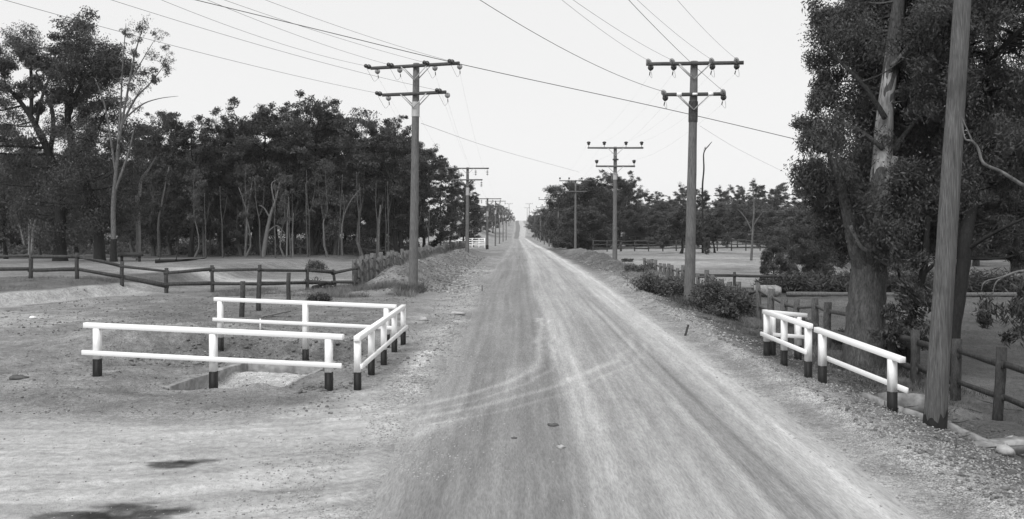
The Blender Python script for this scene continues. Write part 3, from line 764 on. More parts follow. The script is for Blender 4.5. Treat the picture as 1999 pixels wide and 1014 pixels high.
leave('R1', 3, 1323, 0, 25, G, 'wire from the outer right insulator of the right pole, steepest overhead')
leave('R1', 4, 938, 0, 24, .0095, 'thick sagging wire from the lower left insulator of the right pole', s=.7)
leave('R1', 5, 1228, 0, 24, .0095, 'thick wire from the lower right insulator crossing the right pole')
cw = [W(385, 0, 24), W(640, 62, 25), W(905, 126, 26), W(1300, 212, 27), W(1540, 268, 27), W(1830, 338, 27)]
ext0 = cw[0] * 2 - cw[1]
wire_obj([curve([ext0] + cw, 6)], .0095, 'long dark wire sloping right across the whole sky into the big tree', 'wires passing overhead')
cw = [W(1366, 245, 40), W(1440, 290, 50), W(1530, 335, 62)]
wire_obj([curve(cw, 5)], .006, 'faint wire running right from the right pole toward the far trees', 'wires passing overhead')
cw = [W(822, 240, 42), W(970, 291, 60), W(1130, 335, 90)]
wire_obj([curve(cw, 5)], .008, 'service wire with a small splice crossing above the road', 'wires passing overhead')

# ------------------------------------------------------------------ timber fences
def fence(posts, rails, label, mat=M_split, group='split timber fences', pw=.16, rail_h=.17, rail_w=.07, seed=1, name='timber_fence', depth=.1):
    """posts: (x, y, height, lean, width factor); rails: list of fractions of the height, None skips"""
    g = np.random.default_rng(seed)
    b = np.array([posts[0][0], posts[0][1], gz(posts[0][0], posts[0][1])])
    t = thing(name, b, label, 'fence', group)
    tops = []
    for p in posts:
        x, y, h = p[:3]; ln = p[3] if len(p) > 3 else 0; wf = p[4] if len(p) > 4 else 1
        z = gz(x, y); m = MB()
        w = pw * wf * (.85 + .35 * g.random())
        m.beam(np.array([x, y, z - .3]) - b, np.array([x + ln, y + (g.random() - .5) * .06, z + h]) - b, w, depth * (.8 + .5 * g.random()), g, .015, .92, 3, up=(0, 1, 0))
        m.build('post', mat, t); tops.append(np.array([x + ln * .7, y, z, h]))
    for fr in rails:
        for i in range(len(posts) - 1):
            a, c = tops[i], tops[i + 1]
            if isinstance(fr, dict):
                if fr.get(i) is None: continue
                f0, f1 = fr[i]
            else: f0 = f1 = fr
            A = np.array([a[0], a[1], a[2] + a[3] * f0 + (g.random() - .5) * .1]); C = np.array([c[0], c[1], c[2] + c[3] * f1 + (g.random() - .5) * .1])
            dv = (C - A) / np.linalg.norm(C - A); nrm = np.array([dv[1], -dv[0], 0]) * .02
            m = MB(); m.beam(A - dv * .12 + nrm - b, C + dv * .12 + nrm - b, rail_w, rail_h * (.75 + .5 * g.random()), g, .009, .75 + .45 * g.random(), 3)
            m.build('rail', mat, t)
    return t
def fp(px, d, h, lean=0, wf=1): return ((px - 999.5) * d / F, d, h, lean, wf)
fence([fp(-40, 41.5, 1.15), fp(60, 41.3, 1.18), fp(150, 41.0, 1.17), fp(238, 41.2, 1.05), fp(325, 41.4, 1.1), fp(414, 41.6, 1.2), fp(507, 41.0, 1.25), fp(600, 43.0, 1.05), fp(655, 43.5, .9, -.12), fp(692, 43.2, 1.15, .1)],
      [.84, .33], 'long two rail post and rail fence of weathered split timber across the left paddock', M_split, pw=.13, rail_h=.155, rail_w=.04, seed=3)
for px, py, h, lab in ((472, 620, 1.15, 'lone leaning post behind the left end of the far left rail'), (562, 590, 1.12, 'lone post standing before the right half of the paddock fence'), (505, 608, 1.35, 'lone post behind the far left rail, tallest of the three')):
    p = on_ground(px, py); m = MB(); m.beam([0, 0, -.3], [.03, 0, h], .15, .12, rng, .015, .9, 3, up=(0, 1, 0))
    o = m.build('fence_post', M_split); o.location = p; tag(o, lab, 'post', 'lone timber posts')
g = np.random.default_rng(9)
def road_fence(x0, y0, y1, step, seed, label, hgt=1.25, skip=None, slope=-.0012, mat=M_splitgrey, pw=.17):
    y = y0; ps = []; gg = np.random.default_rng(seed)
    while y < y1:
        if skip is None or not (skip[0] < y < skip[1]):
            ps.append((x0 + slope * (y - y0) + (gg.random() - .5) * .12, y, hgt * (.86 + .28 * gg.random()), (gg.random() - .5) * .14, 1.3))
        y += step * (.85 + .3 * gg.random()) * (1 + max(0, y - 70) * .006)
    return fence(ps, [.8, .4], label, mat, pw=pw, rail_h=.10, rail_w=.04, seed=seed, depth=.06)
road_fence(-7.15, 43.4, 150, 1.0, 12, 'close set split slab fence running away along the left of the road', pw=.21)
road_fence(9.3, 26.3, 66, 1.6, 13, 'close set split slab fence running away behind the big tree on the right')
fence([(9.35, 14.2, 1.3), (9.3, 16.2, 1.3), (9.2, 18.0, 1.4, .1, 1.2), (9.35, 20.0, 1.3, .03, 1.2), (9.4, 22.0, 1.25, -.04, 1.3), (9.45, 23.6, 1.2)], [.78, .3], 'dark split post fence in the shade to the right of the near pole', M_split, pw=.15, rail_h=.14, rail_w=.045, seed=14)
fence([(9.4, 50.5, 1.0), fp(1434, 50.2, 1.12), fp(1510, 50.0, 1.0), fp(1595, 50.0, 1.0)], [.86, .2], 'two rail fence crossing the right paddock from the roadside fence', M_split, pw=.14, rail_h=.14, seed=15)
fence([fp(px, 100, .95) for px in range(430, 850, 26)], [.82], 'low single rail fence at the foot of the left wood', M_splitgrey, pw=.16, rail_h=.13, seed=16)
fence([fp(px, 128 + (px - 1160) * .015, 1.5, 0, 2.2 if px == 1212 else .9) for px in (1158, 1185, 1212, 1239, 1266, 1294, 1320, 1346, 1372, 1400, 1428, 1456, 1484, 1512, 1540, 1570)], [.95, .62, .3], 'distant three rail fence across the right paddock', M_split, pw=.16, rail_h=.17, seed=17)
fence([fp(px, 160 + (px - 1160) * .01, 1.9) for px in range(1150, 1600, 30)], [.95, .5], 'farthest rail fence at the foot of the right hill', M_split, pw=.16, rail_h=.15, seed=18)
fence([fp(px, 95, 1.1) for px in range(1700, 2050, 28)], [.95, .62, .3], 'rail fence seen under the hanging branches at the far right', M_split, pw=.13, rail_h=.09, seed=21)
fence([fp(px, 172, 1.75) for px in (884, 896, 909, 922, 935, 946)], [.95, .72, .5, .28], 'white painted yard fence beyond the left wood', M_white, pw=.2, rail_h=.16, seed=19, name='yard_fence')
fence([fp(px, 168, .9) for px in (838, 852, 866, 880)], [.85, .45], 'dark low rail fence joined to the white yard', M_split, pw=.2, rail_h=.25, seed=20)

# concrete pipe, long log, trough, fallen branch, heap of cut logs
p = on_ground(1500, 580); m = MB()
m.lathe((-.7, 0, .27), (1, -.12, 0), [(0, .0), (0, .3), (1.0, .3), (1.02, .32), (1.3, .2), (1.3, .0)], 22)
o = m.build('log_section', M_conc, smooth=False); o.location = p; tag(o, 'short thick pale log lying behind the roadside fence on the right', 'log')
p = on_ground(1535, 580); m = MB(); m.tube(curve([[0, 0, .12], [2.2, -.2, .12], [5, -.3, .1], [9.5, -.2, .1], [14, .3, .08]], 5), [.12] * 20 + [.09], 9, wob=.12, rng=rng)
o = m.build('fallen_log', M_splitgrey, smooth=True); o.location = p; tag(o, 'long fallen log along the reedy bank in the right paddock', 'log')
p = on_ground(255, 512); t = thing('timber_trough', p, 'dark timber trough on thin legs between the left trunks', 'trough')
m = MB(); m.box([0, 0, .55], 1.6, .5, .28); m.build('trough_body', M_split, t)
for sx in (-.6, .6): m = MB(); m.beam([sx, 0, -.1], [sx * 1.03, 0, .41], .08, .3); m.build('leg', M_split, t)
p = on_ground(340, 515); m = MB()
m.tube(curve([[-1.2, 0, .1], [0, .1, .14], [1.1, 0, .2], [2.0, .1, .38]], 4), np.linspace(.13, .03, 13), 7); m.tube([[.3, 0, .16], [1.2, -.2, .3], [1.9, -.2, .34]], [.06, .04, .02], 6); m.tube([[-1.0, 0, .1], [-.9, 0, .4]], [.05, .02], 5); m.tube([[.1, 0, .1], [.2, 0, .7]], [.04, .015], 5)
o = m.build('fallen_branch', M_bark); o.location = p; tag(o, 'dark fallen branch on the ground in the left paddock', 'branch')
for i, (dx, dz, r, lab) in enumerate(((-.28, .1, .13, 'cut log at the left of the small dark heap by the paddock fence'), (.22, .1, .12, 'cut log at the right of the small dark heap by the paddock fence'), (.0, .27, .1, 'cut log on top of the small dark heap by the paddock fence'))):
    p = on_ground(628, 568); m = MB(); m.tube([[dx, -.35, dz], [dx + .1, .35, dz]], r, 9, wob=.15, rng=rng)
    o = m.build('cut_log', M_bark); o.location = p; tag(o, lab, 'log', 'heap of cut logs')

# ------------------------------------------------------------------ trees
def leaves(mb, centers, radii, n, L, Wd, rng, flat=.7, droop=.55):
    """n leaf-shaped quads round each centre, thinning out toward the rim"""
    for c, r in zip(centers, radii):
        k = max(5, int(n * rng.uniform(.7, 1.3)))
        d = rng.normal(size=(k, 3)) * .46
        q = np.linalg.norm(d, axis=1); d *= np.minimum(1, 1.15 / q)[:, None]
        ax = rng.normal(size=3); ax /= np.linalg.norm(ax)
        d += ax * (d @ ax)[:, None] * .5
        P = c + d * r * np.array([1, 1, flat])
        a = rng.normal(size=(k, 3)); a /= np.linalg.norm(a, axis=1)[:, None]
        cd = rng.normal(size=3); a = a * .75 + cd / np.linalg.norm(cd) * .55
        sz = rng.uniform(.7, 1.35)
        a[:, 2] = a[:, 2] * (1 - droop) - droop; a /= np.linalg.norm(a, axis=1)[:, None]
        b = np.cross(a, rng.normal(size=(k, 3))); b /= np.linalg.norm(b, axis=1)[:, None] + 1e-9
        l = L * sz * rng.uniform(.55, 1.35, k)[:, None]; w = Wd * sz * rng.uniform(.7, 1.25, k)[:, None]
        V = np.stack([P - a * l / 2, P - a * l * .08 + b * w / 2, P + a * l / 2, P - a * l * .08 - b * w / 2], 1).reshape(-1, 3)
        mb.add(V, [np.arange(k * 4).reshape(-1, 4)])

def grow(seed, H=14., r0=.2, clear=.25, spread=2.6, limbs=12, subs=3, cr=.9, n=260, L=.22, Wd=.08, lift=.9, lean=0., top=.92, shape='dome', fork=0):
    """one generic eucalypt at the origin -> (wood, foliage) mesh builders"""
    g = np.random.default_rng(seed); wood = MB(); fol = MB()
    def trunk_path(h, x0, amp):
        k = 9; z = np.linspace(0, h, k)
        off = np.cumsum(g.normal(size=(k, 2)) * amp, 0); off[0] = 0
        return np.stack([x0[0] + off[:, 0] + lean * z, x0[1] + off[:, 1], z], -1)
    stems = [trunk_path(H * top, (0, 0), .012 * H)]
    for i in range(fork):
        p = trunk_path(H * top * .9, (0, 0), .015 * H); a = g.random() * 6.28
        p[:, 0] += np.cos(a) * p[:, 2] * .14; p[:, 1] += np.sin(a) * p[:, 2] * .14; stems.append(p)
    C = []; Rr = []
    def spray(b, e, k=4, f0=.45):
        for f in np.linspace(f0, 1.05, k):
            C.append(b + (e - b) * f + g.normal(size=3) * .28 * cr * np.array([1, 1, .7]) - [0, 0, .10 * cr * f]); Rr.append(cr * g.uniform(.4, .8) * (1.15 - .35 * f))
    for p in stems:
        z = np.linspace(0, 1, len(p)); rad = r0 * (1 - .82 * z) * (1 + .5 * np.exp(-z * 18))
        pp = np.vstack([[p[0] - [0, 0, .4]], p]); wood.tube(pp, np.concatenate([[r0 * 1.6], rad]), 8, wob=.12, rng=g)
        for i in range(limbs):
            t = min(clear + (1 - clear) * (i + g.random() * .8) / limbs, .985)
            q = np.array([np.interp(t, z, p[:, j]) for j in range(3)])
            s_ = (t - clear) / (1 - clear)
            sh = {'dome': .55 + .6 * math.sin(math.pi * min(1, s_ * .85 + .1)), 'column': .8 + .3 * math.sin(9 * s_), 'cone': 1.15 - .95 * s_, 'top': .25 + 1.0 * s_ * (1.25 - .6 * s_), 'flat': .3 + .9 * s_}[shape]
            ln = spread * sh * g.uniform(.6, 1.25)
            az = i * 2.4 + g.random() * 1.2; up = lift * g.uniform(.5, 1.2)
            dv = np.array([math.cos(az), math.sin(az), up]); dv /= np.linalg.norm(dv)
            e = q + dv * ln; mid = q + dv * ln * .5 + g.normal(size=3) * .08 * ln + [0, 0, -.08 * ln]
            rb = max(.018, r0 * .42 * (1 - .7 * t))
            wood.tube(curve([q, mid, e], 3), np.linspace(rb, rb * .3, 7), 5, cap=False)
            spray(mid, e, 3, .3)
            for k in range(subs):
                f = g.uniform(.3, .95); b = q + (e - q) * f
                dv2 = dv + g.normal(size=3) * .8; dv2 /= np.linalg.norm(dv2)
                e2 = b + dv2 * ln * g.uniform(.3, .65)
                wood.tube([b, (b + e2) / 2 + g.normal(size=3) * .05, e2], [rb * .5, rb * .35, rb * .15], 4, cap=False)
                spray(b, e2, 3)
        for k in range(4): C.append(p[-1] + g.normal(size=3) * .35 * cr + [0, 0, .1]); Rr.append(cr * .5)
    leaves(fol, C, Rr, n // 2, L, Wd, g)
    return wood, fol

def tree_proto(name, bark, leaf, label, cat='tree', group=None, **kw):
    wd, fl = grow(**kw)
    t = thing(name, (0, 0, 0), label, cat, group)
    wd.build('trunk', bark, t, smooth=True); fl.build('crown', leaf, t)
    t['H'] = kw.get('H', 14.)
    return t

def place(proto, used, px, d, top_py, label, group, rz=None, base=None, wide=1.0, rng=random.Random(5)):
    """stands a copy of a tree at its true distance, as tall as the photograph shows it"""
    x = (px - 999.5) * d / F; z = gz(x, d)
    Hh = CAMH - (top_py - HOR) * d / F - z
    s = Hh / (proto['H'] * 1.03)
    if proto.name not in used:
        used.add(proto.name); o = proto; o['label'] = label; o['group'] = group
        o.location = (x, d, z); o.rotation_euler = (0, 0, rng.random() * 6.28)
    else:
        o = dup(proto, (x, d, z), rng.random() * 6.28, 1.0, label, group)
    o.scale = (s * wide, s * wide, s)
    return o
USED = set()
VA = tree_proto('gum_tree', M_bark, M_leaf, '', seed=1, H=14, r0=.2, clear=.14, spread=3.0, limbs=22, subs=4, cr=.74, n=190)
VB = tree_proto('gum_tree', M_barkmid, M_leaf, '', seed=2, H=15, r0=.16, clear=.14, spread=2.2, limbs=24, subs=3, cr=.62, n=170, shape='column')
VC = tree_proto('gum_tree', M_barkpale, M_leafpale, '', seed=3, H=14, r0=.13, clear=.42, spread=2.2, limbs=11, subs=2, cr=.8, n=60, shape='top', lift=1.3)
VD = tree_proto('gum_tree', M_bark, M_leaf, '', seed=4, H=13, r0=.24, clear=.24, spread=3.6, limbs=17, subs=5, cr=.74, n=180, shape='top', fork=1)
VE = tree_proto('bushy_tree', M_bark, M_leafbush, '', seed=5, H=9, r0=.2, clear=.03, spread=2.9, limbs=24, subs=4, cr=1.0, n=300, lift=.4)
VF = tree_proto('spreading_tree', M_bark, M_leaf, '', seed=6, H=6, r0=.16, clear=.25, spread=3.2, limbs=14, subs=4, cr=.7, n=240, lift=.15, shape='cone')
VG = tree_proto('gum_tree', M_barkmid, M_leaf, '', seed=7, H=14, r0=.17, clear=.08, spread=2.4, limbs=25, subs=4, cr=.68, n=180)

GW = 'gum trees of the left wood'
front = [(VA, 12, 84, 275, 'dark gum at the far left edge, behind the big spreading tree'), (VG, 78, 92, 290, 'dark gum behind the forked pale stems at left'), (VA, 150, 90, 265, 'dark gum between the two big left trunks'),
 (VB, 262, 88, 250, 'slim dark gum behind the dead pale trunk'), (VG, 300, 95, 232, 'dense gum just right of the dead pale trunk'), (VB, 336, 100, 212, 'gum with a pale upright stem right of the dead trunk'),
 (VA, 372, 92, 222, 'round crowned gum, first dark dome right of the tall sparse tree'), (VC, 402, 96, 235, 'thin pale stemmed gum between two dark domes'), (VG, 432, 98, 248, 'gum with a ragged top above the low rail fence'), (VB, 470, 96, 240, 'slim gum left of the tallest middle clump'),
 (VD, 512, 97, 204, 'gum with a flat tufted top at the left of the middle clump'), (VA, 560, 99, 206, 'dense gum in the middle of the wood'), (VD, 612, 98, 199, 'highest round crown in the middle of the wood'), (VG, 655, 98, 212, 'dense gum right of the highest middle crown'),
 (VC, 708, 97, 194, 'sparse airy gum poking above the others left of the near left pole'), (VB, 742, 100, 222, 'slim gum just left of the near left pole'), (VD, 780, 99, 246, 'round topped gum directly behind the near left pole'), (VA, 826, 104, 266, 'gum just right of the near left pole'),
 (VG, 858, 112, 296, 'gum sloping down toward the second left pole'), (VB, 882, 128, 322, 'slim gum left of the second left pole'), (VA, 905, 150, 352, 'gum behind the second left pole'), (VG, 924, 185, 384, 'small gum right of the second left pole'),
 (VC, 640, 90, 300, 'thin pale stemmed gum in front of the middle of the wood'), (VC, 480, 90, 310, 'thin pale gum standing before the wood near the dead snags'), (VC, 555, 90, 330, 'short pale stemmed gum under the middle clump'), (VC, 380, 88, 320, 'short pale gum right of the trough')]
for pr, px, d, tp, lab in front: place(pr, USED, px, d, tp, lab, GW, wide=1.05)
rr = random.Random(21)
PR = [VA, VB, VG, VD, VG, VA]
top_x = [0, 100, 200, 262, 300, 336, 380, 440, 512, 612, 700, 780, 830, 860, 890, 930]
top_y = [260, 255, 255, 250, 232, 216, 232, 255, 222, 214, 222, 258, 280, 310, 345, 392]
for i in range(44):
    px = -60 + i * 20.5 + rr.uniform(-8, 8); d = rr.uniform(108, 150) 
    tp = np.interp(px, top_x, top_y) + rr.uniform(26, 85)
    place(PR[i % 6], USED, px, d, tp, 'dark gum deep inside the left wood behind the front row of trunks', 'inner gum trees of the left wood', wide=1.25)
for i, (px, d, tp) in enumerate(((938, 430, 398), (950, 450, 400), (962, 470, 396), (972, 520, 402), (981, 560, 400), (989, 600, 406), (997, 640, 414), (1003, 680, 421), (926, 420, 396), (915, 410, 392), (956, 520, 399), (976, 600, 404))):
    place((VA, VG)[i % 2], USED, px, d, tp, 'small gum in the far row where the road climbs on the left', 'far gum trees left of the hill road', wide=1.4)

GR = 'trees beyond the right paddock'
right = [(VE, 1112, 150, 356, 'dense bushy tree behind the third right pole, left part of the clump', 1.0), (VE, 1148, 148, 345, 'dense bushy tree at the centre of the clump behind the third right pole', 1.0), (VE, 1182, 158, 366, 'bushy tree at the right of the clump behind the third right pole', 1.0),
 (VD, 1203, 160, 338, 'tall round topped tree directly behind the second right pole', 1.1), (VA, 1232, 185, 372, 'tree just right of the tall round topped one', 1.0), (VA, 1272, 215, 382, 'dome shaped tree against the sky between the two right poles', 1.35), (VE, 1305, 200, 398, 'low bushy tree left of the near right pole', 1.0),
 (VG, 1335, 150, 372, 'ragged topped tree left of the near right pole', 1.2), (VF, 1330, 118, 415, 'wide drooping dark tree left of the near right pole', 1.15), (VF, 1395, 122, 425, 'low spreading dark tree right of the near right pole', .9), (VA, 1375, 190, 378, 'tree on the hill just right of the near right pole', 1.2),
 (VG, 1412, 210, 376, 'tree on the right hill behind the spreading tree', 1.2), (VA, 1445, 225, 370, 'tree on the right hill above the bare patch', 1.2), (VG, 1480, 200, 364, 'tree on the right hill behind the bare pale stems', 1.1), (VA, 1515, 190, 366, 'tree on the right hill next to the big gum', 1.2),
 (VF, 1440, 150, 432, 'umbrella shaped low tree below the bare hill patch', .8), (VE, 1380, 112, 462, 'small round bush tree standing before the distant fence', .6), (VF, 1512, 52, 462, 'small flat topped tree by the crossing fence on the right', .62), (VE, 1545, 70, 440, 'bushy tree left behind the big gum', .9),
 (VE, 1590, 62, 405, 'dark bushy tree behind the left branches of the big gum', 1.0), (VG, 1570, 95, 360, 'tall dark tree behind the left of the big gum', 1.3), (VD, 1640, 80, 300, 'dark tree behind the fork of the big gum', 1.1), (VA, 1720, 75, 240, 'dark tree behind the right of the big gum', 1.2), (VD, 1790, 70, 220, 'dark tree behind the gap left of the near pole', 1.2),
 (VG, 1905, 82, 200, 'dark tree behind the near pole to its right', 1.3), (VD, 1985, 72, 180, 'dark tree at the right edge beyond the hanging branches', 1.2), (VA, 1850, 95, 230, 'dark tree directly behind the near pole', 1.3), (VG, 1960, 120, 260, 'far dark tree at the right edge', 1.4)]
for px, d, tp in ((1225, 170, 425), (1250, 165, 432), (1290, 160, 425), (1315, 170, 418), (1350, 165, 415), (1400, 185, 412), (1460, 175, 405), (1500, 150, 410), (1530, 120, 405), (1560, 85, 420), (1610, 90, 400), (1135, 140, 400), (1100, 165, 415), (1165, 150, 405), (1275, 175, 405), (1300, 185, 402), (1430, 200, 398), (1485, 190, 395), (1690, 90, 380), (1755, 95, 390), (1830, 110, 370), (1925, 100, 350), (1990, 95, 340)):
    right.append((VE, px, d, tp, 'low dense bush tree filling the foot of the right tree line', 1.5))
for pr, px, d, tp, lab, wd_ in right: place(pr, USED, px, d, tp - (9 if 1210 < px < 1530 and tp < 430 else 0), lab, GR, wide=wd_)
for i in range(26):
    px = 1060 + i * 38 + rr.uniform(-12, 12); d = rr.uniform(240, 420)
    place((VA, VG)[i % 2], USED, px, d, np.interp(px, [1060, 1120, 1300, 1500, 2000], [408, 402, 392, 385, 380]) + rr.uniform(0, 14), 'small gum in the far tree line along the right hill', 'far gum trees on the right hill', wide=1.6)
for i, (px, d, tp) in enumerate(((1098, 200, 395), (1086, 235, 402), (1076, 280, 408), (1066, 330, 412), (1058, 390, 416), (1050, 450, 418), (1042, 560, 418), (1036, 620, 421), (1092, 260, 398))):
    place((VG, VE)[i % 2], USED, px, d, tp, 'gum in the far row along the right of the road before the hill', 'far gum trees right of the hill road', wide=1.2)

def custom_tree(name, base, stems, clumps, label, bark, leafm, n, L, Wd, seed, depth=1.2, layers=2, group=None, twig=True, flat=.75, sub=1, ret=False):
    """stems: list of (points, radii, sides); clumps: (point, radius)"""
    g = np.random.default_rng(seed); base = np.asarray(base, float)
    t = thing(name, base, label, 'tree', group)
    wood = MB(); nodes = []
    for pts, rad in stems:
        c = curve(pts, 5); r = np.interp(np.linspace(0, 1, len(c)), np.linspace(0, 1, len(rad)), rad)
        wood.tube(c - base, r, 10 if max(rad) > .12 else 6, wob=.10, rng=g)
        nodes += [(p, q) for p, q in zip(c[len(c) // 4:], r[len(c) // 4:])]
    NP = np.array([p for p, _ in nodes]); NR = np.array([q for _, q in nodes])
    C = []; Rr = []
    for c, r in clumps:
        for k in range(layers):
            cc = np.asarray(c) + g.normal(size=3) * np.array([r * .35, depth, r * .3])
            C.append(cc - base); Rr.append(r * g.uniform(.75, 1.15))
            if twig:
                dd = np.linalg.norm(NP - cc, axis=1) + 1.2 * np.maximum(0, NP[:, 2] - cc[2]); j = int(np.argmin(dd))
                mid = (NP[j] + cc) / 2 + g.normal(size=3) * .12 * dd[j] * .5 + [0, 0, -.06 * dd[j]]
                rb = min(NR[j] * .55, .02 + .02 * dd[j])
                wood.tube(curve([NP[j], mid, cc], 4) - base, np.linspace(rb, rb * .25, 9), 5, cap=False)
    wood.build('trunk', bark, t, smooth=True)
    fol = MB(); C2 = []; R2 = []
    for c, r in zip(C, Rr):
        for k in range(sub):
            C2.append(c + (g.normal(size=3) * r * .52 * np.array([1, 1, .75]) if sub > 1 else 0)); R2.append(r * (g.uniform(.4, .75) if sub > 1 else 1))
    leaves(fol, C2, R2, n, L, Wd, g, flat=flat)
    fol.build('crown', leafm, t)
    return t
def WS(d, pts): return [W(px, py, d) for px, py in pts]

# the two big dark gums at the left
d = 68.0; b = W(117, 507, d); b[2] = gz(b[0], b[1])
cl = []
for px, py, r in ((28, 62, 26), (60, 72, 28), (95, 84, 24), (10, 110, 20), (55, 110, 22), (120, 108, 20), (82, 130, 16), (12, 190, 20), (8, 235, 22), (45, 178, 16), (60, 205, 14), (20, 270, 24), (70, 285, 26), (110, 262, 24), (40, 320, 30), (95, 330, 34), (140, 310, 30), (20, 360, 32), (75, 380, 36), (130, 370, 36), (40, 420, 34), (100, 425, 36), (150, 420, 30), (-20, 90, 24), (-30, 200, 30), (-30, 300, 34)):
    cl.append((W(px, py + (20 if py < 130 else 0), d + .3), 1.12 * r * d / F))
st = [([b + [0, 0, -.4], W(117, 480, d), W(118, 420, d), W(112, 360, d), W(96, 300, d), W(70, 245, d), W(45, 205, d), W(15, 170, d)], [.62, .42, .36, .33, .27, .22, .16, .08]),
      ([W(96, 300, d), W(104, 250, d), W(98, 200, d + .5), W(70, 140, d + 1)], [.2, .16, .12, .06]),
      ([W(60, 230, d), W(62, 180, d), W(60, 130, d), W(58, 90, d)], [.16, .12, .1, .04]), ([W(70, 245, d), W(85, 180, d - .6), W(110, 120, d - .6)], [.14, .1, .04]), ([W(112, 360, d), W(140, 330, d), W(150, 300, d)], [.16, .1, .05])]
custom_tree('gum_tree', b, st, cl, 'big dark gum at the left edge with bent limbs open to the sky', M_bark, M_leaf, 230, .17, .06, 101, .9, 2, 'big gums at the left', sub=6)
d = 66.0; b = W(194, 514, d); b[2] = gz(b[0], b[1])
cl = []
for px, py, r in ((150, 42, 26), (135, 62, 22), (165, 60, 26), (150, 90, 28), (185, 100, 34), (215, 85, 28), (238, 98, 26), (200, 125, 34), (160, 125, 28), (135, 140, 24), (225, 130, 24), (120, 165, 20), (150, 170, 24), (185, 165, 26), (145, 205, 26), (120, 195, 18), (175, 215, 20), (205, 200, 20), (210, 240, 30), (160, 250, 28), (190, 270, 32), (240, 270, 26), (150, 300, 34), (215, 310, 36), (180, 340, 38), (240, 340, 34), (140, 360, 36), (220, 390, 36), (170, 410, 38), (250, 400, 30), (200, 440, 34)):
    cl.append((W(px, py + (20 if py < 130 else 0), d + .3), 1.12 * r * d / F))
st = [([b + [0, 0, -.4], W(194, 480, d), W(188, 420, d), W(160, 340, d), W(140, 280, d), W(132, 220, d), W(140, 170, d), W(150, 110, d), W(150, 60, d)], [.5, .36, .32, .28, .24, .2, .16, .12, .05]),
      ([W(134, 225, d), W(155, 170, d - .5), W(185, 130, d - .7), W(215, 95, d - .8)], [.18, .15, .1, .04]), ([W(140, 175, d), W(125, 150, d), W(110, 140, d)], [.12, .08, .04]), ([W(150, 300, d), W(190, 250, d), W(215, 200, d)], [.15, .1, .05])]
custom_tree('gum_tree', b, st, cl, 'highest dark gum at left, layered crown over a black trunk', M_bark, M_leaf, 230, .17, .06, 102, 1.0, 2, 'big gums at the left', sub=6)
# tall sparse pale tree
d = 64.5; b = W(222, 517, d); b[2] = gz(b[0], b[1])
st = [([b + [0, 0, -.3], W(222, 470, d), W(221, 400, d), W(226, 340, d), W(231, 280, d), W(236, 200, d), W(240, 120, d), W(246, 45, d)], [.22, .17, .15, .12, .09, .065, .045, .015]),
      ([W(226, 340, d), W(216, 270, d), W(203, 200, d), W(185, 152, d)], [.1, .07, .05, .02]), ([W(233, 255, d), W(262, 195, d), W(295, 160, d), W(322, 125, d)], [.09, .07, .045, .02]),
      ([W(234, 240, d), W(275, 205, d), W(310, 192, d), W(348, 187, d)], [.07, .05, .03, .012]), ([W(231, 280, d), W(247, 190, d), W(262, 110, d), W(280, 50, d)], [.1, .07, .05, .02]), ([W(252, 160, d), W(282, 110, d), W(300, 80, d)], [.05, .03, .015]), ([W(222, 380, d), W(250, 300, d), W(262, 250, d)], [.1, .07, .03])]
cl = [(W(px, py, d), r * d / F) for px, py, r in ((280, 48, 15), (268, 75, 14), (300, 72, 14), (318, 115, 13), (295, 110, 12), (330, 128, 11), (258, 105, 12), (300, 145, 12), (275, 140, 11), (250, 160, 14), (240, 190, 12), (268, 180, 12), (215, 140, 10), (330, 100, 10), (310, 160, 10), (260, 215, 13), (285, 60, 12), (246, 60, 8))]
custom_tree('gum_tree', b, st, cl, 'tall sparse pale barked gum, see-through crown beside the highest dark gum', M_barkpale, M_leafpale, 48, .15, .045, 103, .5, 2, 'big gums at the left', sub=3)

m = MB(); pp = [b + [0, 0, -.3], W(222, 490, d), W(222, 466, d)]; m.tube(np.array(pp) - b, [.30, .205, .19], 10, cap=False, wob=.1, rng=np.random.default_rng(1))
sparse = [o for o in COL.objects if o.get('label', '').startswith('tall sparse pale')][0]
m.build('charred_base', M_bark, sparse, smooth=True)

def snag(px, py, d, paths, label, mat=M_dead, group='dead pale trunks at the wood edge', zoff=True):
    b = W(px, py, d); b[2] = gz(b[0], b[1])
    m = MB(); g = np.random.default_rng(int(px))
    for i, (pts, rad) in enumerate(paths):
        P = WS(d, pts)
        if i == 0: P[0] = b + [0, 0, -.3]
        c = curve(P, 5); m.tube(c - b, np.interp(np.linspace(0, 1, len(c)), np.linspace(0, 1, len(rad)), rad), 7, wob=.14, rng=g)
    o = m.build('dead_tree', mat, smooth=True); o.location = b; return tag(o, label, 'dead tree', group)
snag(270, 503, 72, [([(270, 503), (270, 440), (268, 381)], [.2, .17, .14]), ([(272, 384), (276, 350), (290, 330), (305, 305)], [.13, .1, .08, .03])], 'thick pale dead trunk with a crooked top, right of the sparse tree')
snag(57, 495, 76, [([(58, 495), (57, 440), (56, 400)], [.1, .08, .05]), ([(62, 495), (66, 440), (78, 415), (74, 408)], [.12, .09, .07, .04]), ([(60, 450), (61, 420), (64, 405)], [.07, .05, .02]), ([(48, 480), (38, 440), (27, 405)], [.07, .05, .02]), ([(58, 430), (68, 420), (72, 395)], [.05, .04, .02])], 'cluster of pale dead forked stems at the left edge')
snag(513, 503, 92, [([(513, 503), (520, 460), (528, 420), (538, 390), (546, 355)], [.26, .2, .15, .1, .04]), ([(527, 425), (515, 405), (505, 400)], [.1, .06, .03]), ([(536, 395), (530, 360), (541, 350)], [.08, .05, .02]), ([(520, 455), (540, 440), (556, 455)], [.08, .05, .03])], 'pale twisted dead gum in front of the middle of the wood')
snag(560, 503, 92, [([(560, 503), (561, 440), (564, 385)], [.1, .08, .03])], 'thin bare stem right of the twisted dead gum')
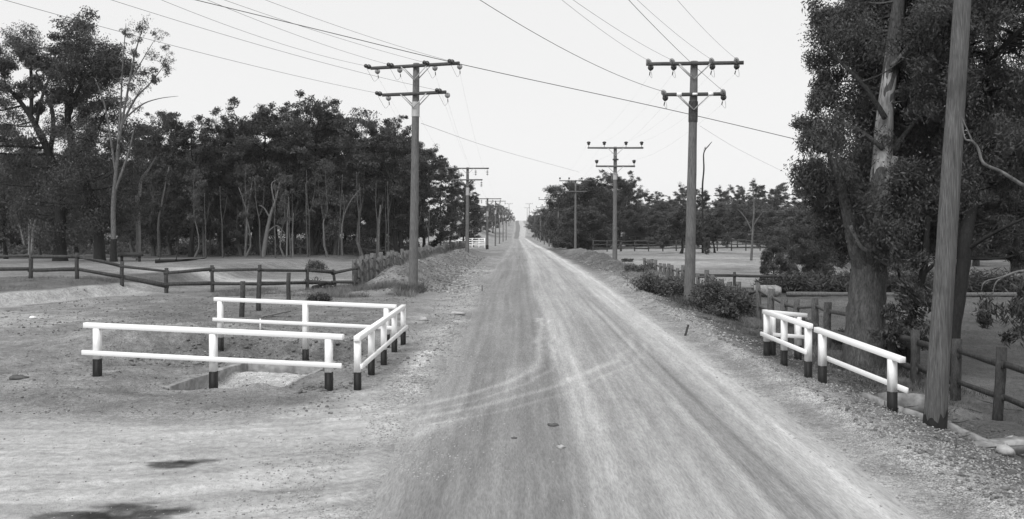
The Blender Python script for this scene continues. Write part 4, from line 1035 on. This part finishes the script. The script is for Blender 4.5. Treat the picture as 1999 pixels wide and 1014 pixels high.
snag(572, 503, 92, [([(570, 503), (571, 460), (573, 415)], [.1, .08, .03])], 'second thin bare stem right of the twisted dead gum')
snag(668, 490, 95, [([(668, 490), (668, 440), (680, 400), (705, 365)], [.14, .1, .07, .02]), ([(668, 440), (672, 400), (668, 370)], [.08, .05, .02])], 'pale branching stem in front of the right half of the wood', M_barkpale)
snag(738, 490, 96, [([(735, 490), (740, 440), (743, 400)], [.16, .12, .06])], 'leaning pale stem left of the near left pole', M_barkpale)
snag(312, 470, 92, [([(308, 490), (310, 440), (318, 390), (330, 325)], [.2, .15, .11, .05])], 'pale leaning trunk right of the thick dead one', M_barkpale)
snag(398, 492, 92, [([(398, 492), (396, 440), (390, 410)], [.12, .09, .05]), ([(396, 440), (404, 420), (408, 395)], [.07, .05, .02])], 'small pale forked stem in the shade of the wood', M_barkmid)
snag(478, 492, 92, [([(478, 492), (482, 420), (466, 365)], [.14, .1, .04]), ([(482, 420), (490, 370), (494, 345)], [.08, .05, .02])], 'pale forked stem left of the twisted dead gum', M_barkpale)
snag(1372, 375, 120, [([(1370, 480), (1371, 375), (1374, 330), (1374, 298), (1384, 283), (1390, 276)], [.16, .12, .1, .08, .06, .025]), ([(1374, 300), (1377, 286), (1373, 294)], [.04, .03, .01])], 'bare dead stem hooked at its top, right of the right pole', M_bark, 'bare stems beyond the right paddock')
snag(1466, 505, 92, [([(1470, 512), (1470, 440), (1472, 400), (1468, 350)], [.13, .1, .08, .03]), ([(1470, 455), (1455, 425), (1440, 408)], [.07, .05, .03]), ([(1471, 440), (1480, 425), (1490, 412)], [.06, .04, .02]), ([(1471, 400), (1478, 375), (1484, 362)], [.05, .03, .015])], 'bare pale branching stem in the right paddock', M_barkpale, 'bare stems beyond the right paddock')

g = np.random.default_rng(88); first = None
for i in range(19):
    px = 350 + 500 * ((i + .5) / 19) + g.uniform(-26, 26); dd = g.uniform(86, 97); q = W(px, 490, dd); q[2] = gz(q[0], q[1])
    lab = 'thin grey stem standing in the dim front of the left wood'
    if first is None:
        m = MB(); m.tube(curve([[0, 0, -.3], [.03, 0, 1.6], [-.05, .05, 3.4], [.12, 0, 5.4], [.1, .05, 7.6]], 4), np.linspace(.085, .025, 17), 6, wob=.15, rng=g)
        m.tube(curve([[-.03, 0, 3.8], [-.5, .1, 5.0], [-.75, 0, 6.6]], 4), np.linspace(.045, .012, 9), 5, wob=.1, rng=g)
        first = m.build('sapling_stem', M_barkmid, smooth=True); tag(first, lab, 'sapling', 'slender stems before the left wood'); o = first
    else:
        o = first.copy(); COL.objects.link(o)
    o.location = q; o.rotation_euler = (g.uniform(-.05, .05), g.uniform(-.09, .09), g.random() * 6.28); o.scale = (1, 1, g.uniform(.6, 1.15))

# the big near gum on the right
d = 24.7; b = W(1692, 700, d); b[2] = gz(b[0], b[1])
st = [([b + [0, 0, -.5], b + [-.02, 0, .15], W(1690, 640, d), W(1693, 580, d), W(1698, 520, d), W(1706, 460, d), W(1718, 390, d), W(1722, 320, d + .2), W(1726, 240, d + .3), W(1738, 140, d + .3), W(1750, 40, d + .2), W(1760, -60, d), W(1772, -160, d)], [.74, .6, .5, .47, .45, .36, .31, .25, .22, .2, .18, .15, .08]),
      ([W(1692, 530, d - .1), W(1672, 490, d - .2), W(1660, 440, d - .3), W(1648, 390, d - .4), W(1638, 350, d - .5), W(1618, 300, d - .4)], [.26, .2, .16, .13, .1, .05]),
      ([W(1712, 470, d), W(1745, 430, d + .5), W(1790, 395, d + 1), W(1830, 350, d + 1.2)], [.13, .1, .07, .03]),
      ([W(1722, 320, d), W(1760, 270, d + .6), W(1800, 220, d + 1), W(1850, 170, d + 1.3)], [.09, .07, .05, .03]),
      ([W(1728, 230, d), W(1690, 170, d - .3), W(1640, 120, d - .4), W(1605, 90, d - .3)], [.08, .06, .045, .02]),
      ([W(1740, 130, d), W(1790, 70, d), W(1830, 0, d)], [.07, .05, .03]), ([W(1724, 290, d), W(1670, 250, d), W(1600, 230, d), W(1590, 235, d)], [.07, .05, .035, .015])]
g = np.random.default_rng(303); cl = []
out_l = lambda y: np.interp(y, [-200, -60, 0, 40, 90, 150, 200, 260, 320, 360, 400, 440, 480], [1680, 1640, 1618, 1588, 1570, 1572, 1560, 1556, 1560, 1560, 1575, 1570, 1590])
out_r = lambda y: np.interp(y, [-200, 0, 200, 400, 480], [1850, 1880, 1870, 1850, 1790])
k = 0
while k < 175:
    py = g.uniform(-200, 470); l, r_ = out_l(py) + 46, out_r(py); px = g.uniform(l, r_)
    # leave the pale trunk showing in its upper part and a hole with the broken limb
    tx = np.interp(py, [-200, 40, 240, 320, 460], [1775, 1750, 1727, 1722, 1706])
    dep = g.uniform(-2.2, 2.6)
    if py < 285 and -95 < px - tx < 70 and dep < .9: dep = g.uniform(1.1, 2.8)
    if py > 290 and py < 420 and abs(px - 1738) < 34: dep = g.uniform(1.2, 2.6)
    if py > 395 and px > 1630 and px < 1730: dep = g.uniform(.8, 2.6)
    cl.append((W(px, py, d + dep), g.uniform(.42, .72))); k += 1
for px, py, dp in ((1575, 60, -.3), (1568, 110, 0), (1575, 160, 0), (1560, 200, -.5), (1552, 235, -.5), (1565, 270, -.3), (1590, 30, 0), (1620, 0, 0), (1560, 330, 0), (1555, 350, .5), (1572, 400, .5), (1560, 430, .8), (1600, 450, .6), (1640, 470, 1.2), (1790, 470, 1.2), (1760, 480, 1.5)):
    cl.append((W(px + 34, py, d + dp), .42))
custom_tree('gum_tree', b, st, cl, 'big near gum with a thick forked trunk behind the right rails', M_barkmid, M_leafnear, 215, .10, .031, 304, .25, 1, 'near gums at the right', sub=9, flat=.9)
# pale stripped limb of the same tree, and bare twigs: kept as its own dead limb
def limb(name, d, paths, label, mat):
    m = MB(); b = W(paths[0][0][0][0], paths[0][0][0][1], d); g = np.random.default_rng(8)
    for pts, rad in paths:
        c = curve([W(*p) if len(p) == 3 else W(p[0], p[1], d) for p in pts], 5)
        m.tube(c - b, np.interp(np.linspace(0, 1, len(c)), np.linspace(0, 1, len(rad)), rad), 8, wob=.1, rng=g)
    return m, b
near_gum = [o for o in COL.objects if o.get('label', '').startswith('big near gum')][0]
m = MB(); c = curve([W(1706, 470, d + .1), W(1716, 395, d + .1), W(1722, 320, d + .2), W(1726, 240, d + .3), W(1738, 140, d + .3), W(1750, 40, d + .2), W(1760, -60, d), W(1772, -160, d)], 6)
m.tube(c - np.array(near_gum.location), np.interp(np.linspace(0, 1, len(c)), [0, .15, .3, 1], [.30, .31, .262, .09]), 12, wob=.06, rng=np.random.default_rng(2))
m.build('upper_trunk', M_white_gum, near_gum, smooth=True)
m, bb = limb('', d - .45, [([(1700, 480), (1722, 440), (1728, 395), (1738, 345), (1748, 305)], [.17, .15, .14, .12, .08]), ], '', M_dead)
o = m.build('stripped_limb', M_dead, near_gum, smooth=True); o.location = Vector(bb) - near_gum.location
m, bb = limb('', d - .7, [([(1700, 470), (1720, 385), (1735, 395), (1749, 424)], [.05, .05, .04, .04]), ([(1749, 424), (1770, 390), (1783, 335), (1778, 322), (1762, 312)], [.06, .05, .035, .03, .02]), ([(1749, 424), (1738, 420), (1726, 384)], [.05, .04, .03])], '', M_barkpale)
o = m.build('crooked_branch', M_barkpale, near_gum, smooth=True); o.location = Vector(bb) - near_gum.location
m, bb = limb('', d - .7, [([(1690, 478), (1712, 490), (1736, 515), (1728, 516), (1708, 500)], [.06, .06, .05, .04, .03]), ([(1660, 440), (1680, 480), (1700, 490)], [.05, .05, .06])], '', M_barkpale)
o = m.build('crooked_branch', M_barkpale, near_gum, smooth=True); o.location = Vector(bb) - near_gum.location

# second near gum, leaning trunk behind the pole
d = 23.0; b = W(1856, 690, d); b[2] = gz(b[0], b[1])
st = [([b + [0, 0, -.4], W(1858, 660, d), W(1868, 600, d), W(1879, 530, d), W(1886, 460, d), W(1900, 370, d + .3), W(1905, 270, d + .6), W(1925, 150, d + .8), W(1940, 20, d + 1), W(1950, -120, d + 1)], [.24, .19, .17, .16, .16, .15, .13, .11, .09, .05]),
      ([W(1883, 490, d), W(1930, 460, d - .5), W(1990, 430, d - 1), W(2060, 400, d - 1)], [.06, .05, .035, .02]), ([W(1904, 300, d + .4), W(1970, 260, d), W(2040, 250, d)], [.06, .04, .02]), ([W(1920, 180, d + .8), W(1880, 120, d + .5), W(1850, 80, d)], [.08, .06, .02]), ([W(1930, 120, d + .8), W(1990, 60, d), W(2040, 20, d)], [.08, .05, .02])]
cl = []; g = np.random.default_rng(404)
for k in range(105):
    py = g.uniform(-150, 330); px = g.uniform(1815, 2090)
    cl.append((W(px, py, d + g.uniform(-.8, 3.2)), g.uniform(.38, .62)))
for px, py in ((1910, 345), (1945, 360), (1985, 345), (2020, 370), (1930, 395), (1975, 400), (2010, 430), (1895, 420), (1910, 440), (1990, 455), (1960, 440), (1995, 500), (1900, 470)):
    cl.append((W(px, py, d + g.uniform(-.6, 1.4)), g.uniform(.26, .42)))
custom_tree('gum_tree', b, st, cl, 'leaning slender gum behind the near pole with drooping leaf sprays', M_bark, M_leafnear, 270, .105, .028, 405, .25, 1, 'near gums at the right', sub=6, flat=1.1)
# leafy suckers between the two
d = 23.6; b = W(1780, 690, d); b[2] = gz(b[0], b[1])
st = [([b + [0, 0, -.3], W(1778, 640, d), W(1790, 580, d), W(1803, 530, d), W(1808, 470, d), W(1812, 420, d)], [.13, .1, .09, .09, .08, .04]), ([W(1783, 610, d), W(1760, 560, d), W(1750, 500, d)], [.05, .04, .02]), ([W(1803, 535, d), W(1830, 510, d), W(1850, 480, d)], [.06, .04, .02])]
g = np.random.default_rng(5); cl = []
for k in range(30):
    py = g.uniform(500, 690); px = 1765 + g.uniform(-42, 38) * (1 if py > 560 else .8)
    cl.append((W(px, py, d + g.uniform(-.7, .5)), g.uniform(.2, .36)))
custom_tree('gum_sapling', b, st, cl, 'leafy gum sapling between the big trunk and the near pole', M_bark, M_leafnear, 130, .11, .035, 506, .2, 1, 'near gums at the right', sub=3, flat=1.0)
# overhanging spray at the right edge
d = 14.6; b = W(2080, 480, d); gb = b.copy(); gb[2] = gz(b[0] + 1.2, d)
b0 = np.array([b[0] + 1.6, d, gz(b[0] + 1.6, d)])
st = [([b0 + [0, 0, -.3], b0 + [0, 0, 1.4], b0 + [-.1, 0, 2.8], b0 + [0, 0, 4.2], b0 + [.1, 0, 6.5], b0 + [.0, .2, 8.5]], [.17, .13, .12, .10, .07, .03]), ([b0 + [-.05, 0, 3.6], b0 + [.6, .7, 5.0], b0 + [1.0, 1.2, 6.6]], [.07, .05, .02]), ([b0 + [0, 0, 4.4], b0 + [-.3, 1.0, 5.8], b0 + [-.4, 1.6, 7.2]], [.06, .04, .02]),
      ([b0 + [-.05, 0, 2.4], W(2090, 520, d), W(1999, 530, d), W(1968, 538, d), W(1945, 552, d), W(1938, 575, d)], [.06, .045, .022, .016, .010, .006]), ([W(1968, 538, d), W(1945, 545, d), W(1922, 552, d), W(1915, 570, d)], [.014, .01, .008, .004]), ([W(1999, 530, d), W(1998, 580, d), W(1985, 620, d), W(1960, 640, d)], [.016, .012, .008, .004]),
      ([b0 + [-.1, 0, 2.9], W(2070, 400, d), W(1999, 362, d), W(1955, 335, d), W(1920, 318, d), W(1910, 290, d), W(1898, 275, d), W(1884, 270, d), W(1878, 240, d)], [.06, .045, .03, .026, .024, .022, .019, .013, .007]), ([W(1898, 275, d), W(1885, 245, d), W(1870, 210, d)], [.013, .009, .004])]
g = np.random.default_rng(6); cl = []
for px, py, r in ((1920, 590, .14), (1935, 610, .16), (1912, 610, .1), (1955, 612, .13), (1975, 600, .14), (1995, 590, .2), (2000, 620, .2), (1985, 640, .15), (1962, 648, .13), (1950, 655, .09), (2020, 560, .25), (2030, 640, .25), (1998, 560, .14), (1940, 630, .1), (2050, 500, .3), (2080, 450, .35), (2100, 300, .5), (2120, 200, .5)):
    cl.append((W(px, py, d), r))
for k in range(60):
    an, rd = g.random() * 6.28, math.sqrt(g.random())
    cl.append((b0 + [rd * 1.5 * math.cos(an) + .15, rd * 1.6 * math.sin(an) + .5, g.uniform(4.4, 8.9)], g.uniform(.4, .65)))
custom_tree('gum_tree', b0, st, cl, 'gum at the right edge with a bare crooked limb and a low leaf spray', M_barkpale, M_leafnear, 85, .12, .028, 607, .12, 1, 'near gums at the right', sub=1, flat=1.0)

# ------------------------------------------------------------------ bushes, weeds, grass
def bush(px, py, w, h, label, n, L, Wd, seed, mat=M_weed, group='weedy bushes', name='bush', world=False):
    b = np.array([px, py, gz(px, py)]) if world else on_ground(px, py); g = np.random.default_rng(seed); t = thing(name, b, label, 'bush', group)
    wd = MB(); fl = MB(); C = []; Rr = []
    for k in range(26):
        a = g.random() * 6.28; rad = math.sqrt(g.random()) * w / 2
        c = np.array([math.cos(a) * rad, math.sin(a) * rad * .8, h * g.uniform(.2, .85) * (1 - .45 * (2 * rad / w) ** 2)])
        wd.tube(curve([[c[0] * .2, c[1] * .2, -.1], [c[0] * .6, c[1] * .6, c[2] * .5], c], 3), np.linspace(.02, .005, 7), 4, cap=False)
        C.append(c); Rr.append(g.uniform(.14, .24) * (w + h) / 2)
    leaves(fl, C, Rr, n, L, Wd, g, flat=.85, droop=.1)
    wd.build('stem', M_bark, t); fl.build('foliage', mat, t); return t
bush(7.75, 36.6, 2.0, 1.55, 'leafy weed bush just right of the right pole foot', 260, .11, .045, 1, world=True)
bush(8.5, 37.4, 1.9, 1.7, 'taller weed bush behind the right pole foot, hiding the slab fence', 260, .11, .045, 12, world=True)
bush(6.5, 41.0, 2.2, 1.1, 'broad weed bush just left behind the right pole', 240, .11, .045, 13, world=True)
bush(7.7, 34.9, 1.2, .6, 'low weed bush between the right pole and the slab fence', 220, .1, .045, 2, world=True)
bush(1300, 575, 1.8, .7, 'low weedy bush left of the right pole foot', 150, .1, .045, 3)
bush(1375, 600, 1.2, .45, 'small dark weeds at the right pole foot', 120, .09, .04, 4)
bush(1250, 530, 1.6, .35, 'weeds on the crest of the right spoil bank', 130, .12, .05, 5)
bush(608, 556, .9, .5, 'small dark shrub growing through the paddock fence', 0, .1, .04, 6)
b = on_ground(600, 560); g = np.random.default_rng(16)
shrub = [o for o in COL.objects if o.get('label', '').startswith('small dark shrub')][0]
fl = MB(); leaves(fl, [np.array([.05, 0, 1.05]), np.array([.3, 0, .9]), np.array([.55, 0, .85]), np.array([-.02, 0, .85]), np.array([.3, .1, 1.0])], [.24, .28, .22, .2, .22], 260, .09, .03, g, flat=.9)
fl.build('foliage', M_leaf, shrub)
bush(622, 590, .8, .35, 'dark tuft behind the far left rail', 120, .1, .03, 7, M_leaf)
bush(1700, 690, 1.0, .7, 'shaded bush at the foot of the big gum', 140, .1, .04, 8, M_leafnear)
bush(1650, 672, .8, .5, 'shaded weeds left of the big gum trunk', 120, .1, .04, 9, M_leafnear)
bush(1225, 512, 1.0, .3, 'weed clump where the second right pole enters the bank', 110, .12, .05, 10)
bush(1560, 640, .9, .4, 'low weeds along the slab fence on the right', 110, .1, .03, 11, M_grass)

def tufts(name, label, regions, mat, seed, hgt=(.12, .3), wdt=.012):
    """blades of grass; regions: (fx -> x, y arrays, count)"""
    g = np.random.default_rng(seed); m = MB(); 
    for (x0, x1, y0, y1, cnt, hs, clump) in regions:
        x = g.uniform(x0, x1, cnt); y = g.uniform(y0, y1, cnt)
        keep = (sm(.40, .66, vn(x / clump, y / clump, seed) + .35 * (vn(x * 3 / clump, y * 3 / clump, seed + 1) - .5)) > g.random(cnt)) if clump else np.ones(cnt, bool)
        ed = np.minimum(np.minimum(x - x0, x1 - x) / (.22 * (x1 - x0)), np.minimum(y - y0, y1 - y) / (.22 * (y1 - y0)))
        keep &= np.clip(ed, 0, 1) * (.5 + vn(x / .6, y / .9, 77)) > g.random(cnt) * .9
        keep &= ~((x < -14.5) & (y < bank_line(x, y) + 2.0))
        x, y = x[keep], y[keep]; k = len(x)
        z = height(x, y); h = hs * g.uniform(.3, 1.3, k) * (.5 + vn(x * 1.7, y * 1.7, 3)); a = g.random(k) * 6.28
        w = wdt * g.uniform(.5, 1.4, k) * (1 + y / 40.); ln = g.uniform(.1, 1.3, k) * h; b = g.random(k) * 6.28
        dx, dy = np.cos(a) * w, np.sin(a) * w
        V = np.stack([np.stack([x - dx, y - dy, z - .02], -1), np.stack([x + dx, y + dy, z - .02], -1), np.stack([x + np.cos(b) * ln, y + np.sin(b) * ln, z + h], -1)], 1).reshape(-1, 3)
        m.add(V, [np.arange(k * 3).reshape(-1, 3)])
    o = m.build(name, mat); return tag(o, label, kind='stuff')
tufts('grass', 'dry grass along the fences and spoil banks', [
    (-8.6, -3.9, 38.5, 46, 45000, .24, 1.3), (-7.8, -5.6, 46, 100, 40000, .26, 1.6), (-13, -7, 39, 44, 26000, .13, 1.1), (-20, -8, 41, 43, 9000, .10, 1.0), (-34, -14, 36, 43, 50000, .07, 1.2), (-11, -3.5, 21.5, 28, 12000, .05, .6), (-14, -4, 27, 38, 16000, .05, 1.6),
    (6.2, 9.6, 20, 46, 16000, .12, 1.3), (8.2, 9.9, 22, 44, 20000, .22, .8), (6.2, 9.8, 44, 100, 40000, .2, 1.4)], M_grass, 3, wdt=.0045)
tufts('weeds', 'dark low weeds on the right bank and under the near gums', [
    (6.6, 9.5, 17, 36, 26000, .10, .7), (7.8, 10.5, 20, 32, 20000, .2, .7), (6.4, 9.2, 36, 47, 26000, .24, .9), (-5.2, -3.8, 40.5, 43, 4000, .35, .5)], M_weed, 4, wdt=.0065)
tufts('paddock_grass', 'short grazed grass of the right paddock', [(9.6, 24, 17, 48, 90000, .04, 0), (8.5, 14, 12, 22, 20000, .05, .8)], M_grass, 5, wdt=.004)
# reed bank in the right paddock
g = np.random.default_rng(9); m = MB()
cx_, cy_ = g.uniform(13.5, 34, 520), None
for x in cx_:
    y = 50.6 + g.normal() * .7; z = gz(x, y); hh = (.75 + .45 * vn(np.array([x / 1.3]), np.array([0.]), 4)[0]) * min(1, (x - 13) / 2.5 + .2)
    leaves(m, [np.array([x, y, z + hh * g.uniform(.2, .8)])], [.5], 75, .34, .05, g, flat=.8, droop=.1)
o = m.build('reeds', M_leaf); tag(o, 'dark reed bank crossing the right paddock', kind='stuff')
# undergrowth of the wood
g = np.random.default_rng(19); m = MB()
for k in range(1500):
    y = g.uniform(101, 135); x = g.uniform(-75, -11.5) * y / 110; z = gz(x, y)
    leaves(m, [np.array([x, y, z + g.uniform(.0, .5) + 2.2 * sm(112, 132, y) * g.random()])], [g.uniform(.6, 1.2)], 55, .4, .1, g, flat=.6, droop=.1)
o = m.build('undergrowth', M_leaf); tag(o, 'dark undergrowth on the floor of the left wood', kind='stuff')

# ------------------------------------------------------------------ loose stones
ico = []
ph = (1 + 5 ** .5) / 2
for a_, b_ in ((-1, ph), (1, ph), (-1, -ph), (1, -ph)): ico.append([a_, b_, 0])
for a_, b_ in ((-1, ph), (1, ph), (-1, -ph), (1, -ph)): ico.append([0, a_, b_])
for a_, b_ in ((-1, ph), (1, ph), (-1, -ph), (1, -ph)): ico.append([b_, 0, a_])
ico = np.array(ico, float) / math.hypot(1, ph)
IF = np.array([[0,11,5],[0,5,1],[0,1,7],[0,7,10],[0,10,11],[1,5,9],[5,11,4],[11,10,2],[10,7,6],[7,1,8],[3,9,4],[3,4,2],[3,2,6],[3,6,8],[3,8,9],[4,9,5],[2,4,11],[6,2,10],[8,6,7],[9,8,1]])
def stones(name, label, regions, mat, seed):
    g = np.random.default_rng(seed); m = MB()
    for kind, x0, x1, y0, y1, cnt, s0, s1 in regions:
        y = y0 * (y1 / y0) ** g.random(cnt)
        x = g.normal((x0 + x1) / 2, (x1 - x0) / 2.6, cnt) if kind == 'n' else g.uniform(x0, x1, cnt)
        x = x + .006 * y
        sz = s0 * (s1 / s0) ** (g.random(cnt) ** 2.2)
        keep = vn(x / .9, y / 1.6, seed) > (.34 if kind == 'n' else .1); x, y, sz = x[keep], y[keep], sz[keep]; k = len(x)
        z = height(x, y) + sz * .25
        V = ico[None] * (sz[:, None, None] * g.uniform(.6, 1.3, (k, 12, 1))) * g.uniform(.6, 1.3, (k, 1, 3)) * np.array([1, 1, .65])
        V = V + np.stack([x, y, z], -1)[:, None, :]
        m.add(V.reshape(-1, 3), [(IF[None] + (np.arange(k) * 12)[:, None, None]).reshape(-1, 3)])
    o = m.build(name, mat); return tag(o, label, kind='stuff')
M_gravel = leaf_material('loose_gravel', 0.30, 0.0, .55, .8)
stones('gravel', 'loose broken stone thrown up along both road edges', [
    ('n', 4.6, 6.0, 8.5, 60, 20000, .006, .026), ('n', -2.6, -1.4, 16, 55, 7000, .007, .035), ('n', -2.8, -1.0, 9, 16, 9000, .005, .02), ('u', 5.2, 7.4, 8.5, 19, 9000, .006, .028), ('u', -1.6, 4.6, 9, 30, 3000, .004, .012),
    ('u', -5.0, -2.8, 42, 100, 900, .015, .06), ('u', 5.2, 7.0, 40, 100, 900, .015, .06), ('n', -3.2, -2.4, 38, 70, 500, .03, .11), ('u', -9, -3.2, 21.5, 26, 350, .012, .04), ('u', -12, -3, 9, 30, 1500, .004, .018), ('n', 4.8, 5.8, 24, 48, 1500, .015, .06)], M_gravel, 41)
M_clods = leaf_material('earth_clods', 0.13, 0.0, .5, .8)
stones('clods', 'dark clods of earth along the banks and the culvert', [
    ('u', 5.2, 8.8, 10, 45, 14000, .008, .042), ('n', -4.6, -3.4, 17.4, 24, 500, .015, .07), ('u', -9.5, -4, 22.5, 26, 900, .015, .07), ('u', -6.9, -3.2, 42, 100, 5000, .02, .08), ('u', 5.6, 9.0, 40, 100, 5000, .02, .09), ('n', -5.1, -4.4, 17.8, 18.2, 90, .03, .1), ('u', -12, -3, 15.5, 27, 5000, .006, .03), ('u', -18, -4, 26, 40, 3500, .01, .05), ('u', -8, -2, 9.5, 15, 500, .004, .014), ('u', -3.2, -1.8, 20, 60, 900, .01, .04)], M_clods, 42)
# twigs on the right bank
g = np.random.default_rng(51); m = MB()
for k in range(150):
    x = g.uniform(6.2, 10.5); y = g.uniform(13, 30); a = g.random() * 3.14; l = g.uniform(.15, .7); z = gz(x, y) + .03
    e = np.array([math.cos(a) * l, math.sin(a) * l, g.uniform(-.02, .12)])
    p0 = np.array([x, y, z]); m.tube([p0, p0 + e * .5 + g.normal(size=3) * .02, p0 + e], [.012, .01, .004], 4)
o = m.build('twigs', M_barkmid); tag(o, 'fallen twigs under the near gums', kind='stuff')

# ------------------------------------------------------------------ haze over the far hill
HAZE = 0.00014
hm = bpy.data.materials.new('haze'); hm.use_nodes = True
hn, hl = hm.node_tree.nodes, hm.node_tree.links
hn.clear()
pv = hn.new('ShaderNodeVolumePrincipled'); pv.inputs['Color'].default_value = grey(.97); pv.inputs['Density'].default_value = HAZE
ho = hn.new('ShaderNodeOutputMaterial'); hl.new(pv.outputs[0], ho.inputs['Volume'])
zlo = float(GZ.min()) - 1.0
hx = float(np.abs(GX).max()) + 5
m = MB(); m.box([0, (ys[0] + ys[-1]) / 2, (zlo + 34) / 2], hx * 2, ys[-1] - ys[0] + 10, 34 - zlo)
hz = m.build('haze', hm); tag(hz, 'thin grey summer haze over the paddocks', kind='stuff')
